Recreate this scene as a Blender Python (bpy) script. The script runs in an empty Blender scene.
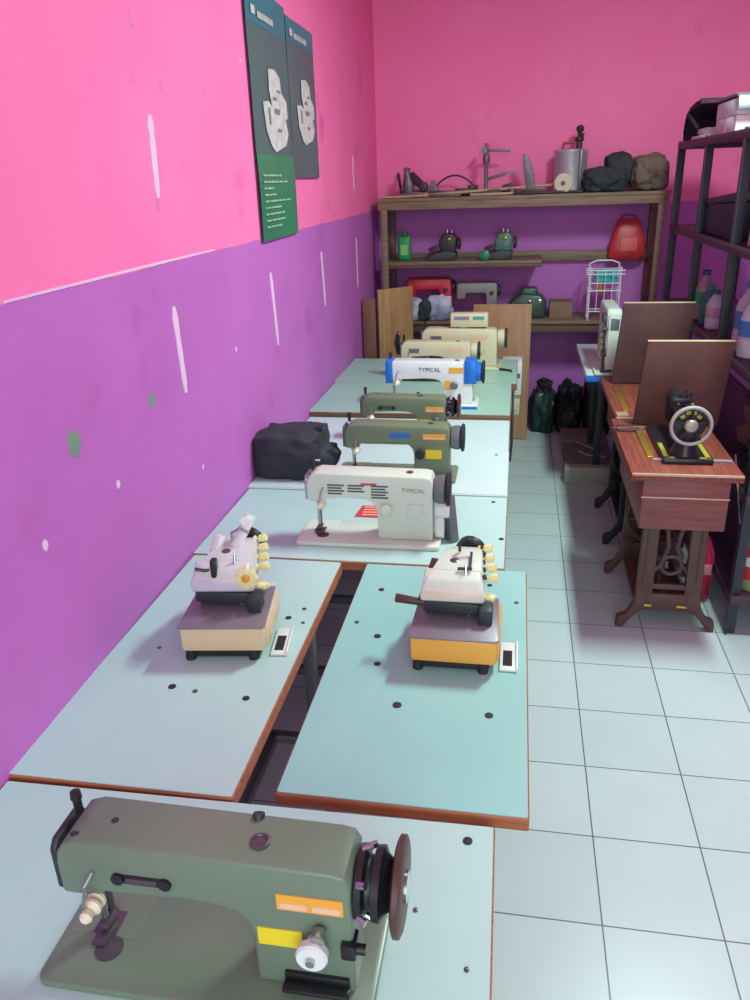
import bpy, bmesh, math, random
from mathutils import Vector, Matrix, Euler, noise
random.seed(7)
SC = bpy.context.scene
COL = SC.collection
PI = math.pi

# ------------------------------------------------------------------ materials
def lin(c):
    out = []
    for v in c:
        v = v / 255.0
        out.append(v / 12.92 if v <= 0.04045 else ((v + 0.055) / 1.055) ** 2.4)
    return (*out, 1.0)

MATS = {}
def mat(name, rgb, rough=0.5, metal=0.0, var=0.12, scale=12.0, bump=0.0, rgb2=None, spec=0.5, stretch=None, bscale=None):
    if name in MATS:
        return MATS[name]
    m = bpy.data.materials.new(name); m.use_nodes = True
    nt = m.node_tree; N = nt.nodes; L = nt.links
    bs = N['Principled BSDF']
    bs.inputs['Roughness'].default_value = rough
    bs.inputs['Metallic'].default_value = metal
    bs.inputs['Specular IOR Level'].default_value = spec
    tc = N.new('ShaderNodeTexCoord'); mp = N.new('ShaderNodeMapping')
    L.new(tc.outputs['Object'], mp.inputs['Vector'])
    if stretch: mp.inputs['Scale'].default_value = stretch
    nz = N.new('ShaderNodeTexNoise'); nz.inputs['Scale'].default_value = scale; nz.inputs['Detail'].default_value = 4
    L.new(mp.outputs['Vector'], nz.inputs['Vector'])
    c1 = lin(rgb); c2 = lin(rgb2) if rgb2 else tuple([v * (1 - var) for v in c1[:3]]) + (1,)
    rp = N.new('ShaderNodeValToRGB')
    rp.color_ramp.elements[0].position = 0.35; rp.color_ramp.elements[1].position = 0.65
    rp.color_ramp.elements[0].color = c1; rp.color_ramp.elements[1].color = c2
    L.new(nz.outputs['Fac'], rp.inputs['Fac']); L.new(rp.outputs['Color'], bs.inputs['Base Color'])
    if bump:
        n2 = N.new('ShaderNodeTexNoise'); n2.inputs['Scale'].default_value = bscale or scale * 4
        L.new(mp.outputs['Vector'], n2.inputs['Vector'])
        b = N.new('ShaderNodeBump'); b.inputs['Strength'].default_value = bump; b.inputs['Distance'].default_value = 0.01
        L.new(n2.outputs['Fac'], b.inputs['Height']); L.new(b.outputs['Normal'], bs.inputs['Normal'])
    MATS[name] = m
    return m

def wood(name, rgb, rgb2, rough=0.5, stretch=(2, 30, 30)):
    return mat(name, rgb, rough, rgb2=rgb2, scale=3.0, stretch=stretch, bump=0.05)

def wall_mat(name, zs):
    m = bpy.data.materials.new(name); m.use_nodes = True
    nt = m.node_tree; N = nt.nodes; L = nt.links; bs = N['Principled BSDF']
    bs.inputs['Roughness'].default_value = 0.62
    bs.inputs['Specular IOR Level'].default_value = 0.35
    tc = N.new('ShaderNodeTexCoord')
    sx = N.new('ShaderNodeSeparateXYZ'); L.new(tc.outputs['Object'], sx.inputs[0])
    nz = N.new('ShaderNodeTexNoise'); nz.inputs['Scale'].default_value = 2.2; nz.inputs['Detail'].default_value = 5
    L.new(tc.outputs['Object'], nz.inputs['Vector'])
    nb = N.new('ShaderNodeTexNoise'); nb.inputs['Scale'].default_value = 14; nb.inputs['Detail'].default_value = 3
    L.new(tc.outputs['Object'], nb.inputs['Vector'])
    # wavering brush line between the two paints
    ad = N.new('ShaderNodeMath'); ad.operation = 'MULTIPLY_ADD'; ad.inputs[1].default_value = 0.012
    L.new(nb.outputs['Fac'], ad.inputs[0]); L.new(sx.outputs['Z'], ad.inputs[2])
    gt = N.new('ShaderNodeMath'); gt.operation = 'GREATER_THAN'; gt.inputs[1].default_value = zs + 0.006
    L.new(ad.outputs[0], gt.inputs[0])
    def ramp(a, b):
        r = N.new('ShaderNodeValToRGB'); r.color_ramp.elements[0].color = lin(a); r.color_ramp.elements[1].color = lin(b)
        r.color_ramp.elements[0].position = 0.3; r.color_ramp.elements[1].position = 0.7
        L.new(nz.outputs['Fac'], r.inputs['Fac']); return r
    pk = ramp((250, 130, 184), (246, 122, 178)); pu = ramp((192, 112, 194), (182, 104, 184))
    mx = N.new('ShaderNodeMix'); mx.data_type = 'RGBA'
    L.new(gt.outputs[0], mx.inputs['Factor']); L.new(pu.outputs[0], mx.inputs['A']); L.new(pk.outputs[0], mx.inputs['B'])
    # rubbed reddish stains on the lower paint
    n3 = N.new('ShaderNodeTexNoise'); n3.inputs['Scale'].default_value = 3.4; n3.inputs['Detail'].default_value = 2
    L.new(tc.outputs['Object'], n3.inputs['Vector'])
    r3 = N.new('ShaderNodeValToRGB'); r3.color_ramp.elements[0].position = 0.66; r3.color_ramp.elements[1].position = 0.8
    r3.color_ramp.elements[1].color = (0.45, 0.45, 0.45, 1)
    L.new(n3.outputs['Fac'], r3.inputs['Fac'])
    m2 = N.new('ShaderNodeMix'); m2.data_type = 'RGBA'; m2.inputs['B'].default_value = lin((168, 60, 140))
    L.new(r3.outputs[0], m2.inputs['Factor']); L.new(mx.outputs['Result'], m2.inputs['A'])
    L.new(m2.outputs['Result'], bs.inputs['Base Color'])
    bp = N.new('ShaderNodeBump'); bp.inputs['Strength'].default_value = 0.12; bp.inputs['Distance'].default_value = 0.02
    L.new(nb.outputs['Fac'], bp.inputs['Height']); L.new(bp.outputs['Normal'], bs.inputs['Normal'])
    return m

def tile_mat():
    m = bpy.data.materials.new('white_floor_tiles'); m.use_nodes = True
    nt = m.node_tree; N = nt.nodes; L = nt.links; bs = N['Principled BSDF']
    tc = N.new('ShaderNodeTexCoord')
    mp = N.new('ShaderNodeMapping'); mp.inputs['Location'].default_value = (30.0015, 30.0015, 0)
    L.new(tc.outputs['Object'], mp.inputs['Vector'])
    br = N.new('ShaderNodeTexBrick'); br.offset = 0.0; br.squash = 1.0
    br.inputs['Scale'].default_value = 1.0; br.inputs['Brick Width'].default_value = 0.3; br.inputs['Row Height'].default_value = 0.3
    br.inputs['Mortar Size'].default_value = 0.0021; br.inputs['Mortar Smooth'].default_value = 0.2; br.inputs['Bias'].default_value = 0
    br.inputs['Color1'].default_value = lin((194, 210, 210)); br.inputs['Color2'].default_value = lin((188, 205, 206))
    br.inputs['Mortar'].default_value = lin((88, 92, 92))
    L.new(mp.outputs[0], br.inputs['Vector'])
    nz = N.new('ShaderNodeTexNoise'); nz.inputs['Scale'].default_value = 5; nz.inputs['Detail'].default_value = 4
    L.new(tc.outputs['Object'], nz.inputs['Vector'])
    rp = N.new('ShaderNodeValToRGB'); rp.color_ramp.elements[0].color = (0.9, 0.9, 0.9, 1); rp.color_ramp.elements[1].color = (1, 1, 1, 1)
    L.new(nz.outputs['Fac'], rp.inputs['Fac'])
    mx = N.new('ShaderNodeMix'); mx.data_type = 'RGBA'; mx.blend_type = 'MULTIPLY'; mx.inputs['Factor'].default_value = 1
    L.new(br.outputs['Color'], mx.inputs['A']); L.new(rp.outputs[0], mx.inputs['B'])
    L.new(mx.outputs['Result'], bs.inputs['Base Color'])
    bs.inputs['Roughness'].default_value = 0.32; bs.inputs['Specular IOR Level'].default_value = 0.4
    inv = N.new('ShaderNodeMath'); inv.operation = 'SUBTRACT'; inv.inputs[0].default_value = 1; L.new(br.outputs['Fac'], inv.inputs[1])
    bp = N.new('ShaderNodeBump'); bp.inputs['Strength'].default_value = 0.3; bp.inputs['Distance'].default_value = 0.002
    L.new(inv.outputs[0], bp.inputs['Height']); L.new(bp.outputs['Normal'], bs.inputs['Normal'])
    return m

# ------------------------------------------------------------------ mesh builder
class B:
    def __init__(self): self.bm = bmesh.new()
    def _add(self, t, bev=0, seg=2, M=None, ang=0.5):
        if bev > 0:
            t.normal_update()
            es = [e for e in t.edges if len(e.link_faces) == 2 and e.calc_face_angle(0) > ang]
            bmesh.ops.bevel(t, geom=es, offset=bev, segments=seg, profile=0.5, affect='EDGES', clamp_overlap=True)
        if M is not None: bmesh.ops.transform(t, matrix=M, verts=t.verts[:])
        me = bpy.data.meshes.new('tmp'); t.to_mesh(me); t.free()
        self.bm.from_mesh(me); bpy.data.meshes.remove(me)
        return self
    def box(self, c, s, bev=0.0, rot=(0, 0, 0), seg=2):
        t = bmesh.new(); bmesh.ops.create_cube(t, size=1)
        bmesh.ops.scale(t, vec=s, verts=t.verts[:])
        M = Matrix.Translation(c) @ Euler(rot).to_matrix().to_4x4()
        return self._add(t, bev, seg, M)
    def mm(self, x0, x1, y0, y1, z0, z1, bev=0.0, seg=2):
        return self.box(((x0 + x1) / 2, (y0 + y1) / 2, (z0 + z1) / 2), (abs(x1 - x0), abs(y1 - y0), abs(z1 - z0)), bev, seg=seg)
    def bar(self, p0, p1, w, h, bev=0.0):
        p0 = Vector(p0); p1 = Vector(p1); d = p1 - p0
        t = bmesh.new(); bmesh.ops.create_cube(t, size=1); bmesh.ops.scale(t, vec=(w, h, d.length), verts=t.verts[:])
        M = Matrix.Translation((p0 + p1) / 2) @ d.to_track_quat('Z', 'Y').to_matrix().to_4x4()
        return self._add(t, bev, 2, M)
    def cyl(self, p0, p1, r0, r1=None, n=20, bev=0.0):
        p0 = Vector(p0); p1 = Vector(p1); d = p1 - p0
        t = bmesh.new()
        bmesh.ops.create_cone(t, cap_ends=True, segments=n, radius1=r0, radius2=r0 if r1 is None else r1, depth=d.length)
        M = Matrix.Translation((p0 + p1) / 2) @ d.to_track_quat('Z', 'Y').to_matrix().to_4x4()
        return self._add(t, bev, 2, M, 0.8)
    def lathe(self, prof, o=(0, 0, 0), axis=(0, 0, 1), n=28):
        t = bmesh.new(); rings = []
        for r, h in prof:
            rings.append([t.verts.new((max(r, 1e-5) * math.cos(2 * PI * i / n), max(r, 1e-5) * math.sin(2 * PI * i / n), h)) for i in range(n)])
        for a, b in zip(rings, rings[1:]):
            for i in range(n): t.faces.new((a[i], a[(i + 1) % n], b[(i + 1) % n], b[i]))
        t.faces.new(list(reversed(rings[0]))); t.faces.new(rings[-1])
        bmesh.ops.recalc_face_normals(t, faces=t.faces[:])
        M = Matrix.Translation(o) @ Vector(axis).to_track_quat('Z', 'Y').to_matrix().to_4x4()
        return self._add(t, 0, 2, M)
    def torus(self, c, axis, R, r, n=36, k=10):
        t = bmesh.new(); rings = []
        for i in range(n):
            a = 2 * PI * i / n
            rings.append([t.verts.new(((R + r * math.cos(2 * PI * j / k)) * math.cos(a), (R + r * math.cos(2 * PI * j / k)) * math.sin(a), r * math.sin(2 * PI * j / k))) for j in range(k)])
        for i in range(n):
            a, b = rings[i], rings[(i + 1) % n]
            for j in range(k): t.faces.new((a[j], b[j], b[(j + 1) % k], a[(j + 1) % k]))
        M = Matrix.Translation(c) @ Vector(axis).to_track_quat('Z', 'Y').to_matrix().to_4x4()
        return self._add(t, 0, 2, M)
    def prism(self, pts, plane, a, b, bev=0.0, seg=3, M=None, ang=0.5):
        t = bmesh.new()
        def P(p, q):
            return {'xz': (p[0], q, p[1]), 'xy': (p[0], p[1], q), 'yz': (q, p[0], p[1])}[plane]
        v0 = [t.verts.new(P(p, a)) for p in pts]; v1 = [t.verts.new(P(p, b)) for p in pts]
        t.faces.new(v0); t.faces.new(v1)
        n = len(pts)
        for i in range(n): t.faces.new((v0[i], v0[(i + 1) % n], v1[(i + 1) % n], v1[i]))
        bmesh.ops.recalc_face_normals(t, faces=t.faces[:])
        return self._add(t, bev, seg, M, ang)
    def tube(self, pts, r, n=8, closed=False):
        pts = [Vector(p) for p in pts]; t = bmesh.new(); rings = []
        rs = r if isinstance(r, (list, tuple)) else [r] * len(pts)
        up = None
        for i, p in enumerate(pts):
            d = (pts[min(i + 1, len(pts) - 1)] - pts[max(i - 1, 0)]).normalized()
            if up is None:
                up = d.orthogonal().normalized()
            else:
                up = (up - d * up.dot(d)); up = up.normalized() if up.length > 1e-5 else d.orthogonal().normalized()
            s = d.cross(up)
            rings.append([t.verts.new(p + (up * math.cos(2 * PI * j / n) + s * math.sin(2 * PI * j / n)) * rs[i]) for j in range(n)])
        for a, b in zip(rings, rings[1:]):
            for j in range(n): t.faces.new((a[j], a[(j + 1) % n], b[(j + 1) % n], b[j]))
        t.faces.new(list(reversed(rings[0]))); t.faces.new(rings[-1])
        bmesh.ops.recalc_face_normals(t, faces=t.faces[:])
        return self._add(t)
    def loft(self, secs, bev=0.0, seg=2):
        # secs: lists of equal-length 3D loops
        t = bmesh.new(); R = [[t.verts.new(p) for p in s] for s in secs]; n = len(R[0])
        for a, b in zip(R, R[1:]):
            for i in range(n): t.faces.new((a[i], a[(i + 1) % n], b[(i + 1) % n], b[i]))
        t.faces.new(list(reversed(R[0]))); t.faces.new(R[-1])
        bmesh.ops.recalc_face_normals(t, faces=t.faces[:])
        return self._add(t, bev, seg)
    def blob(self, c, s, amp=0.15, freq=2.5, seed=0, sub=4, box=0.5, rot=0.0):
        # soft lumpy body (cloth, bags): superellipsoid + folds, flat base at c.z
        t = bmesh.new(); bmesh.ops.create_icosphere(t, subdivisions=sub, radius=1)
        for v in t.verts:
            p = v.co.copy(); m = max(abs(p.x), abs(p.y), abs(p.z))
            p = p.lerp(p / m, box)
            q = p * freq + Vector((seed * 3.1, seed * 1.7, seed))
            k = 1 + amp * (noise.noise(q) + 0.5 * noise.noise(q * 2.3) - 0.6 * abs(noise.noise(q * 1.4 + Vector((5, 5, 5)))))
            p *= k
            p.z = max(p.z, -0.9)
            v.co = Vector((p.x * s[0] / 2, p.y * s[1] / 2, (p.z + 0.9) * s[2] / 1.9))
        M = Matrix.Translation(c) @ Matrix.Rotation(rot, 4, 'Z')
        return self._add(t, 0, 2, M)
    def text(self, s, size, M, depth=0.0008):
        cu = bpy.data.curves.new('t', 'FONT'); cu.body = s; cu.size = size; cu.extrude = depth; cu.align_x = 'CENTER'; cu.align_y = 'CENTER'
        o = bpy.data.objects.new('t', cu); COL.objects.link(o)
        bpy.context.view_layer.update()
        dg = bpy.context.evaluated_depsgraph_get()
        me = bpy.data.meshes.new_from_object(o.evaluated_get(dg)); me.transform(M)
        self.bm.from_mesh(me)
        bpy.data.objects.remove(o); bpy.data.curves.remove(cu); bpy.data.meshes.remove(me)
        return self

def obj(name, b, m, parent=None, smooth=True, ang=35, label=None):
    me = bpy.data.meshes.new(name)
    if b.bm.faces: b.bm.normal_update()
    b.bm.to_mesh(me); b.bm.free()
    if smooth:
        me.shade_smooth(); me.set_sharp_from_angle(angle=math.radians(ang))
    me.materials.append(m)
    o = bpy.data.objects.new(name, me); COL.objects.link(o)
    if parent: o.parent = parent
    if label: o['label'] = label
    return o

def thing(name, label, cat, loc=(0, 0, 0), rz=0.0, group=None):
    o = bpy.data.objects.new(name, None); COL.objects.link(o); o.empty_display_size = 0.1
    o.location = loc; o.rotation_euler = (0, 0, rz); o['label'] = label; o['category'] = cat
    if group: o['group'] = group
    return o

def tag(o, label, cat, group=None, loc=None, rz=None):
    o['label'] = label; o['category'] = cat
    if group: o['group'] = group
    if loc is not None: o.location = loc
    if rz is not None: o.rotation_euler = (0, 0, rz)
    return o

def struct(name, b, m, parent=None, smooth=False):
    o = obj(name, b, m, parent, smooth)
    if not parent: o['kind'] = 'structure'
    return o

# ------------------------------------------------------------------ palette
LAM_W = mat('white_laminate', (178, 214, 206), 0.38, var=0.05, scale=4)
LAM_B = mat('white_laminate_bright', (198, 222, 220), 0.35, var=0.04, scale=4)
LAM_G = mat('pale_green_laminate', (147, 200, 192), 0.38, var=0.05, scale=4)
LAM_P = mat('faded_mint_laminate', (158, 200, 184), 0.38, var=0.05, scale=4)
EDGE = wood('orange_wood_edge', (178, 110, 72), (150, 82, 52), 0.5)
EDGE_D = wood('brown_wood_edge', (136, 100, 76), (118, 82, 62), 0.5)
STEEL_D = mat('dark_painted_steel', (52, 58, 62), 0.5, 0.2)
STEEL_G = mat('grey_painted_steel', (110, 116, 118), 0.45, 0.3)
CHROME = mat('chrome', (190, 192, 195), 0.22, 1.0, var=0.08)
GUN = mat('worn_gunmetal', (104, 98, 104), 0.35, 0.6, var=0.2)
OLIVE = mat('olive_enamel', (110, 127, 108), 0.3, var=0.06, scale=6)
OLIVE2 = mat('drab_olive_enamel', (110, 128, 98), 0.32, var=0.06, scale=6)
CREAM = mat('cream_enamel', (210, 224, 206), 0.3, var=0.05, scale=6)
CREAM_Y = mat('yellowed_cream_enamel', (212, 206, 172), 0.32, var=0.05, scale=6)
WHITE = mat('white_enamel', (226, 231, 228), 0.3, var=0.04)
BLUE = mat('bright_blue_plastic', (22, 112, 206), 0.35, var=0.08)
BLACK = mat('black_enamel', (26, 28, 32), 0.35, var=0.2)
RUBBER = mat('black_rubber', (34, 34, 38), 0.7, var=0.2)
BROWN_P = mat('dark_brown_plastic', (78, 48, 42), 0.45, var=0.2)
YELLOW = mat('yellow_label', (232, 208, 40), 0.5, var=0.05)
ORANGE_L = mat('orange_yellow_label', (236, 170, 60), 0.5, var=0.08)
PINK_L = mat('pale_pink_print', (236, 190, 160), 0.5, var=0.05)
RED_L = mat('red_print', (206, 60, 62), 0.5, var=0.06)
DARKPRINT = mat('dark_grey_print', (80, 82, 84), 0.5, var=0.05)
GOLDPRINT = mat('gold_print', (150, 130, 70), 0.5, var=0.05)
NAVYPRINT = mat('navy_print', (50, 62, 100), 0.5, var=0.05)
PALEYEL = mat('pale_yellow_plastic', (232, 226, 160), 0.4, var=0.06)
IVORY = mat('ivory_plastic', (232, 224, 196), 0.4, var=0.05)

# ------------------------------------------------------------------ the room
def WX(y): return -1.238 - 0.016 * (y + 2.25)          # the left wall runs slightly askew
YB = 2.75; YF = -5.2; XR = 1.5; ZC = 3.25
struct('floor', B().mm(-1.5, XR + .1, YF, YB + .1, -0.1, 0), tile_mat())
WM = wall_mat('pink_over_purple_paint', 1.61)
wl = B().prism([(WX(YF), YF), (WX(YB + .1), YB + .1), (WX(YB) - 0.15, YB + .1), (WX(YB) - 0.15, YF)], 'xy', 0, ZC)
wall_left = struct('wall_left', wl, WM)
struct('wall_back', B().mm(WX(YB) - .15, XR + .1, YB, YB + .12, 0, ZC), WM)
struct('wall_right', B().mm(XR, XR + .1, YF, YB, 0, ZC), WM)
struct('ceiling', B().mm(-1.5, XR + .1, YF, YB + .1, ZC, ZC + .08), mat('white_ceiling_paint', (225, 225, 222), 0.8))
# filler streaks and chips on the left wall (children of the wall)
FILL = mat('white_wall_filler', (226, 200, 222), 0.8, var=0.06)
def streak(y, z0, z1, w, lean, name='filler_streak', m=FILL):
    n = 9; L_ = []; R_ = []
    for i in range(n):
        t = i / (n - 1); ww = w * (1.0 if i < n - 2 else 1.25) * (0.75 + 0.35 * abs(noise.noise(Vector((y * 7, i * .9, z0)))))
        if i in (0, n - 1): ww *= 0.5
        yy = y + lean * (1 - t); zz = z0 + (z1 - z0) * t
        L_.append((yy - ww / 2, zz)); R_.append((yy + ww / 2, zz))
    pts = L_ + R_[::-1]
    b = B(); b.prism(pts, 'yz', WX(y) - 0.004, WX(y) + 0.003)
    return obj(name, b, m, wall_left, False)
def chip(y, z, r, m, name):
    pts = [(y + r * math.cos(a) * (1 + .4 * noise.noise(Vector((a, y, z)))), z + r * 1.2 * math.sin(a) * (1 + .4 * noise.noise(Vector((a, z, 3))))) for a in [2 * PI * i / 12 for i in range(12)]]
    return obj(name, B().prism(pts, 'yz', WX(y) - 0.004, WX(y) + 0.0012), m, wall_left, False)
PXM = {}
GREENCHIP = mat('old_green_paint', (120, 150, 128), 0.8)
for y, z0, z1, w, ln in [(-1.165, 1.782, 1.987, .036, -.012), (-1.168, 1.232, 1.489, .036, .012), (-.168, 1.174, 1.475, .034, .03), (.775, 1.198, 1.478, .03, .03),
                         (1.79, 1.172, 1.475, .028, .0), (1.775, 1.759, 1.958, .024, .01)]:
    streak(y, z0, z1, w, ln)
for y, z, r in [(-1.801, 1.284, .026), (-1.386, 1.271, .018)]: chip(y, z, r, GREENCHIP, 'paint_chip')
for y, z, r in [(-.668, 1.265, .008), (-1.64, 1.123, .009), (-1.98, 1.116, .010), (-1.093, .97, .007), (-.327, 2.215, .006)]: chip(y, z, r, FILL, 'paint_chip')
GREYCHIP = mat('grey_plaster', (226, 128, 180), 0.8)
for y, z, r in [(-1.198, 2.202, .016), (-1.231, 2.073, .013), (-.731, 2.09, .012), (-1.066, 2.066, .010), (-1.181, 1.764, .014)]: chip(y, z, r, GREYCHIP, 'paint_chip')

b = B().prism([(-1.95, 1.612), (-.78, 1.612), (-.80, 1.617), (-1.3, 1.619), (-1.95, 1.617)], 'yz', WX(-1.35) - .012, WX(-1.35) + .012)
tb = b.bm
for v in tb.verts: v.co.x = WX(v.co.y) + (.0025 if v.co.x > WX(-1.35) else -.004)
obj('bare_seam_line', b, FILL, wall_left, False)
# ------------------------------------------------------------------ posters
POST_D = mat('dark_teal_print', (66, 108, 104), 0.45, rgb2=(70, 94, 96), scale=2)
POST_G = mat('green_print', (44, 132, 92), 0.42, rgb2=(46, 118, 88), scale=2)
POST_T = mat('teal_print', (36, 124, 134), 0.45)
PRINTW = mat('white_print', (208, 216, 208), 0.5, rgb2=(178, 188, 180), scale=24)
PRINTG = mat('grey_print', (120, 132, 126), 0.5)
PRINTL = mat('pale_green_print', (150, 205, 160), 0.5)
def poster(label, y0, y1, z0, z1, band, seed):
    xw = WX((y0 + y1) / 2)
    t = thing('machine_poster', label, 'poster', (xw + .012, (y0 + y1) / 2, z0), 0.016, 'machine posters on the left wall')
    W = y1 - y0; H = z1 - z0
    # curling sheet: grid with slight waviness
    def sheet(za, zb, off):
        bm = B(); tb = bm.bm; nu, nv = 10, 12
        for s_ in (0, 1):
            vs = [[tb.verts.new((off + .006 * noise.noise(Vector((u / nu * 2, (za + (zb - za) * v / nv) * 3, seed))) - s_ * .0012,
                                 -W / 2 + W * u / nu, za + (zb - za) * v / nv)) for u in range(nu + 1)] for v in range(nv + 1)]
            for v in range(nv):
                for u in range(nu):
                    f = (vs[v][u], vs[v][u + 1], vs[v + 1][u + 1], vs[v + 1][u]); tb.faces.new(f if s_ == 0 else f[::-1])
        return bm
    def sf(y, z): return .006 * noise.noise(Vector(((y + W / 2) / W * 2, z * 3, seed))) + .0016
    obj('sheet', sheet(0, H, 0), POST_D, t)
    obj('header_band', sheet(H * .86, H, .0012), POST_T, t)
    if band: obj('text_panel', sheet(0, H * .36, .0012), POST_G, t)
    # pictured overlock machine, a flat print
    def flat(b, pts):
        tb = b.bm; vs = [tb.verts.new((sf(p[0], p[1]) + .0024, p[0], p[1])) for p in pts]; tb.faces.new(vs)
    zc = H * .545 if band else H * .44
    k = H / .87 if band else H / .62 * .9
    hp = [(-.02, .19), (.03, .2), (.07, .17), (.075, .1), (.11, .06), (.115, -.02), (.095, -.03), (.11, -.1), (.085, -.16), (.0, -.2), (-.03, -.17), (-.06, -.1), (-.075, .03), (-.03, .04), (-.005, .02), (-.02, .09)]
    b = B(); flat(b, [(p[0] * 1.9 * k - .005, zc + p[1] * .75 * k) for p in hp]); obj('pictured_machine', b, PRINTW, t, False)
    for (ya, za, w, h) in [(0.02, .06, .06, .012), (.03, .0, .08, .02), (-.03, -.03, .03, .06), (.05, .1, .05, .01), (.04, -.09, .06, .012)]:
        y, z = ya * 1.9 * k - .005, zc + za * .75 * k; w *= k; h *= k
        b = B(); tb = b.bm; tb.faces.new([tb.verts.new((sf(y, z) + .0034, y + p, z + q)) for p, q in [(-w / 2, -h / 2), (w / 2, -h / 2), (w / 2, h / 2), (-w / 2, h / 2)]])
        obj('picture_detail', b, PRINTG, t, False)
    b = B(); r = random.Random(seed)
    def bar_(y, z, w, h):
        tb = b.bm; tb.faces.new([tb.verts.new((sf(y, z) + .0038, y + p, z + q)) for p, q in [(0, 0), (w, 0), (w, h), (0, h)]])
    y = -W * .40
    y += .075
    for i in range(8):
        w = r.uniform(.014, .03); bar_(y, H * .885, w, .022); y += w + .006
    obj('heading', b, PRINTW, t, False)
    b = B(); bar_(-W * .40, H * .89, .05, .028); obj('logo', b, PRINTW, t, False)
    if band:
        b = B()
        for i in range(9):
            n_ = r.randint(3, 6); y = -W * .42; z = H * (.27 - .027 * i)
            for j in range(n_):
                w = r.uniform(.02, .07)
                if y + w > W * .4: break
                bar_(y, z, w, .007); y += w + .012
        obj('small_print', b, PRINTL, t, False)
    return t
poster('long green machine poster on the pink wall, reaching down to the purple paint', -.262, .283, 1.6, 2.475, True, 3)
poster('shorter dark machine poster hanging beside and behind the long green poster', .29, .785, 1.83, 2.455, False, 8)

# ------------------------------------------------------------------ sewing tables
def table(label, x0, x1, y0, y1, top, edge, zt=.74, thick=.032, holes=(), orient='x', edge_lip=True):
    cx, cy = (x0 + x1) / 2, (y0 + y1) / 2; W, D = x1 - x0, y1 - y0
    t = thing('sewing_table', label, 'table', (cx, cy, 0), 0, 'sewing machine tables along the left wall')
    r = .005
    def rr(w, d, r):
        pts = []
        for sx, sy, a0 in [(1, 1, 0), (-1, 1, PI / 2), (-1, -1, PI), (1, -1, 3 * PI / 2)]:
            for k in range(5):
                a = a0 + PI / 2 * k / 4; pts.append((sx * (w / 2 - r) + r * math.cos(a), sy * (d / 2 - r) + r * math.sin(a)))
        return pts
    obj('edge_band', B().prism(rr(W, D, r), 'xy', zt - thick, zt - .0025, .002, 1), edge, t)
    obj('tabletop', B().prism(rr(W - .006, D - .006, r), 'xy', zt - .003, zt, .0006, 1), top, t)
    for hx, hy, hr in holes:
        b = B().lathe([(hr, 0), (hr, .0022), (hr * .6, .003), (0, .003)], (hx - cx, hy - cy, zt - .0005), n=16)
        obj('screw_cap', b, RUBBER if hr > .006 else GUN, t)
    # steel stand: two end frames and a stretcher
    if orient == 'x': ends = [(sx * (W / 2 - .07), 0) for sx in (-1, 1)]
    else: ends = [(0, sy * (D / 2 - .09)) for sy in (-1, 1)]
    for ex, ey in ends:
        b = B()
        hw = (D if orient == 'x' else W) / 2 - .06
        for s in (-1, 1):
            p = (ex, ey + s * hw * .8, 0) if orient == 'x' else (ex + s * hw * .8, ey, 0)
            b.mm(p[0] - .018, p[0] + .018, p[1] - .018, p[1] + .018, .03, zt - thick - .02, .003)
            f = (p[0], p[1])
            b.cyl((f[0], f[1], 0), (f[0], f[1], .03), .02, .015, 12)
        if orient == 'x':
            b.mm(ex - .02, ex + .02, ey - hw, ey + hw, zt - thick - .03, zt - thick, .003); b.mm(ex - .015, ex + .015, ey - hw * .8, ey + hw * .8, .12, .15, .003)
        else:
            b.mm(ex - hw, ex + hw, ey - .02, ey + .02, zt - thick - .03, zt - thick, .003); b.mm(ex - hw * .8, ex + hw * .8, ey - .015, ey + .015, .12, .15, .003)
        obj('leg_frame', b, STEEL_G, t)
    b = B()
    if orient == 'x': b.mm(ends[0][0], ends[1][0], -.015, .015, .12, .15, .003)
    else: b.mm(-.015, .015, ends[0][1], ends[1][1], .12, .15, .003)
    obj('stretcher', b, STEEL_G, t)
    return t
w = lambda y: WX(y) + .006
T0 = table('nearest white laminate table, carrying the large olive machine in the foreground', w(-2.28), -.278, -2.80, -2.249, LAM_W, EDGE, zt=.735, holes=[(-.325, -2.29, .0085), (-.40, -2.44, .004), (-.315, -2.53, .004)])
T0.rotation_euler.z = .015
T1 = table('white table with orange wood edge against the wall, under the cream-based overlock', w(-1.27), -.772, -2.247, -1.262, LAM_W, EDGE, orient='y', thick=.036,
           holes=[(-1.03, -1.93, .009), (-.97, -1.94, .006), (-.845, -1.95, .008), (-.845, -1.60, .008), (-.815, -1.55, .006), (-1.13, -1.78, .005), (-.80, -1.62, .005)])
T2 = table('pale green table beside the aisle, under the orange-based overlock', -.697, -.222, -2.222, -1.262, LAM_G, EDGE, orient='y', thick=.031,
           holes=[(-.625, -1.42, .008), (-.595, -1.66, .009), (-.505, -1.93, .010), (-.305, -1.94, .009), (-.575, -1.78, .008), (-.325, -1.36, .007), (-.25, -1.45, .006), (-.66, -1.6, .006)])
T3 = table('white table with red-brown front edge, under the cream machine in the middle', w(-.69), -.285, -1.255, -.695, LAM_W, EDGE, holes=[(-.335, -.745, .007), (-.3, -1.05, .008)])
T4 = table('bright white table holding the black bag and the olive machine with a blue sticker', w(-.2), -.288, -.69, -.195, LAM_B, LAM_B, zt=.746, holes=[(-.34, -.25, .006)])
T5 = table('bright white table in front of the brown table edge, under the drab olive machine', w(.3), -.292, -.19, .30, LAM_B, LAM_B, zt=.732)
T6 = table('pale green table with a brown edge, under the white and blue machine', w(.92), -.29, .31, .925, LAM_P, EDGE_D, zt=.756, thick=.045)
T7 = table('rearmost pale table of the row, under the two cream machines', w(1.55), -.262, .93, 1.55, LAM_P, EDGE_D, zt=.756, thick=.04)
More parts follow.
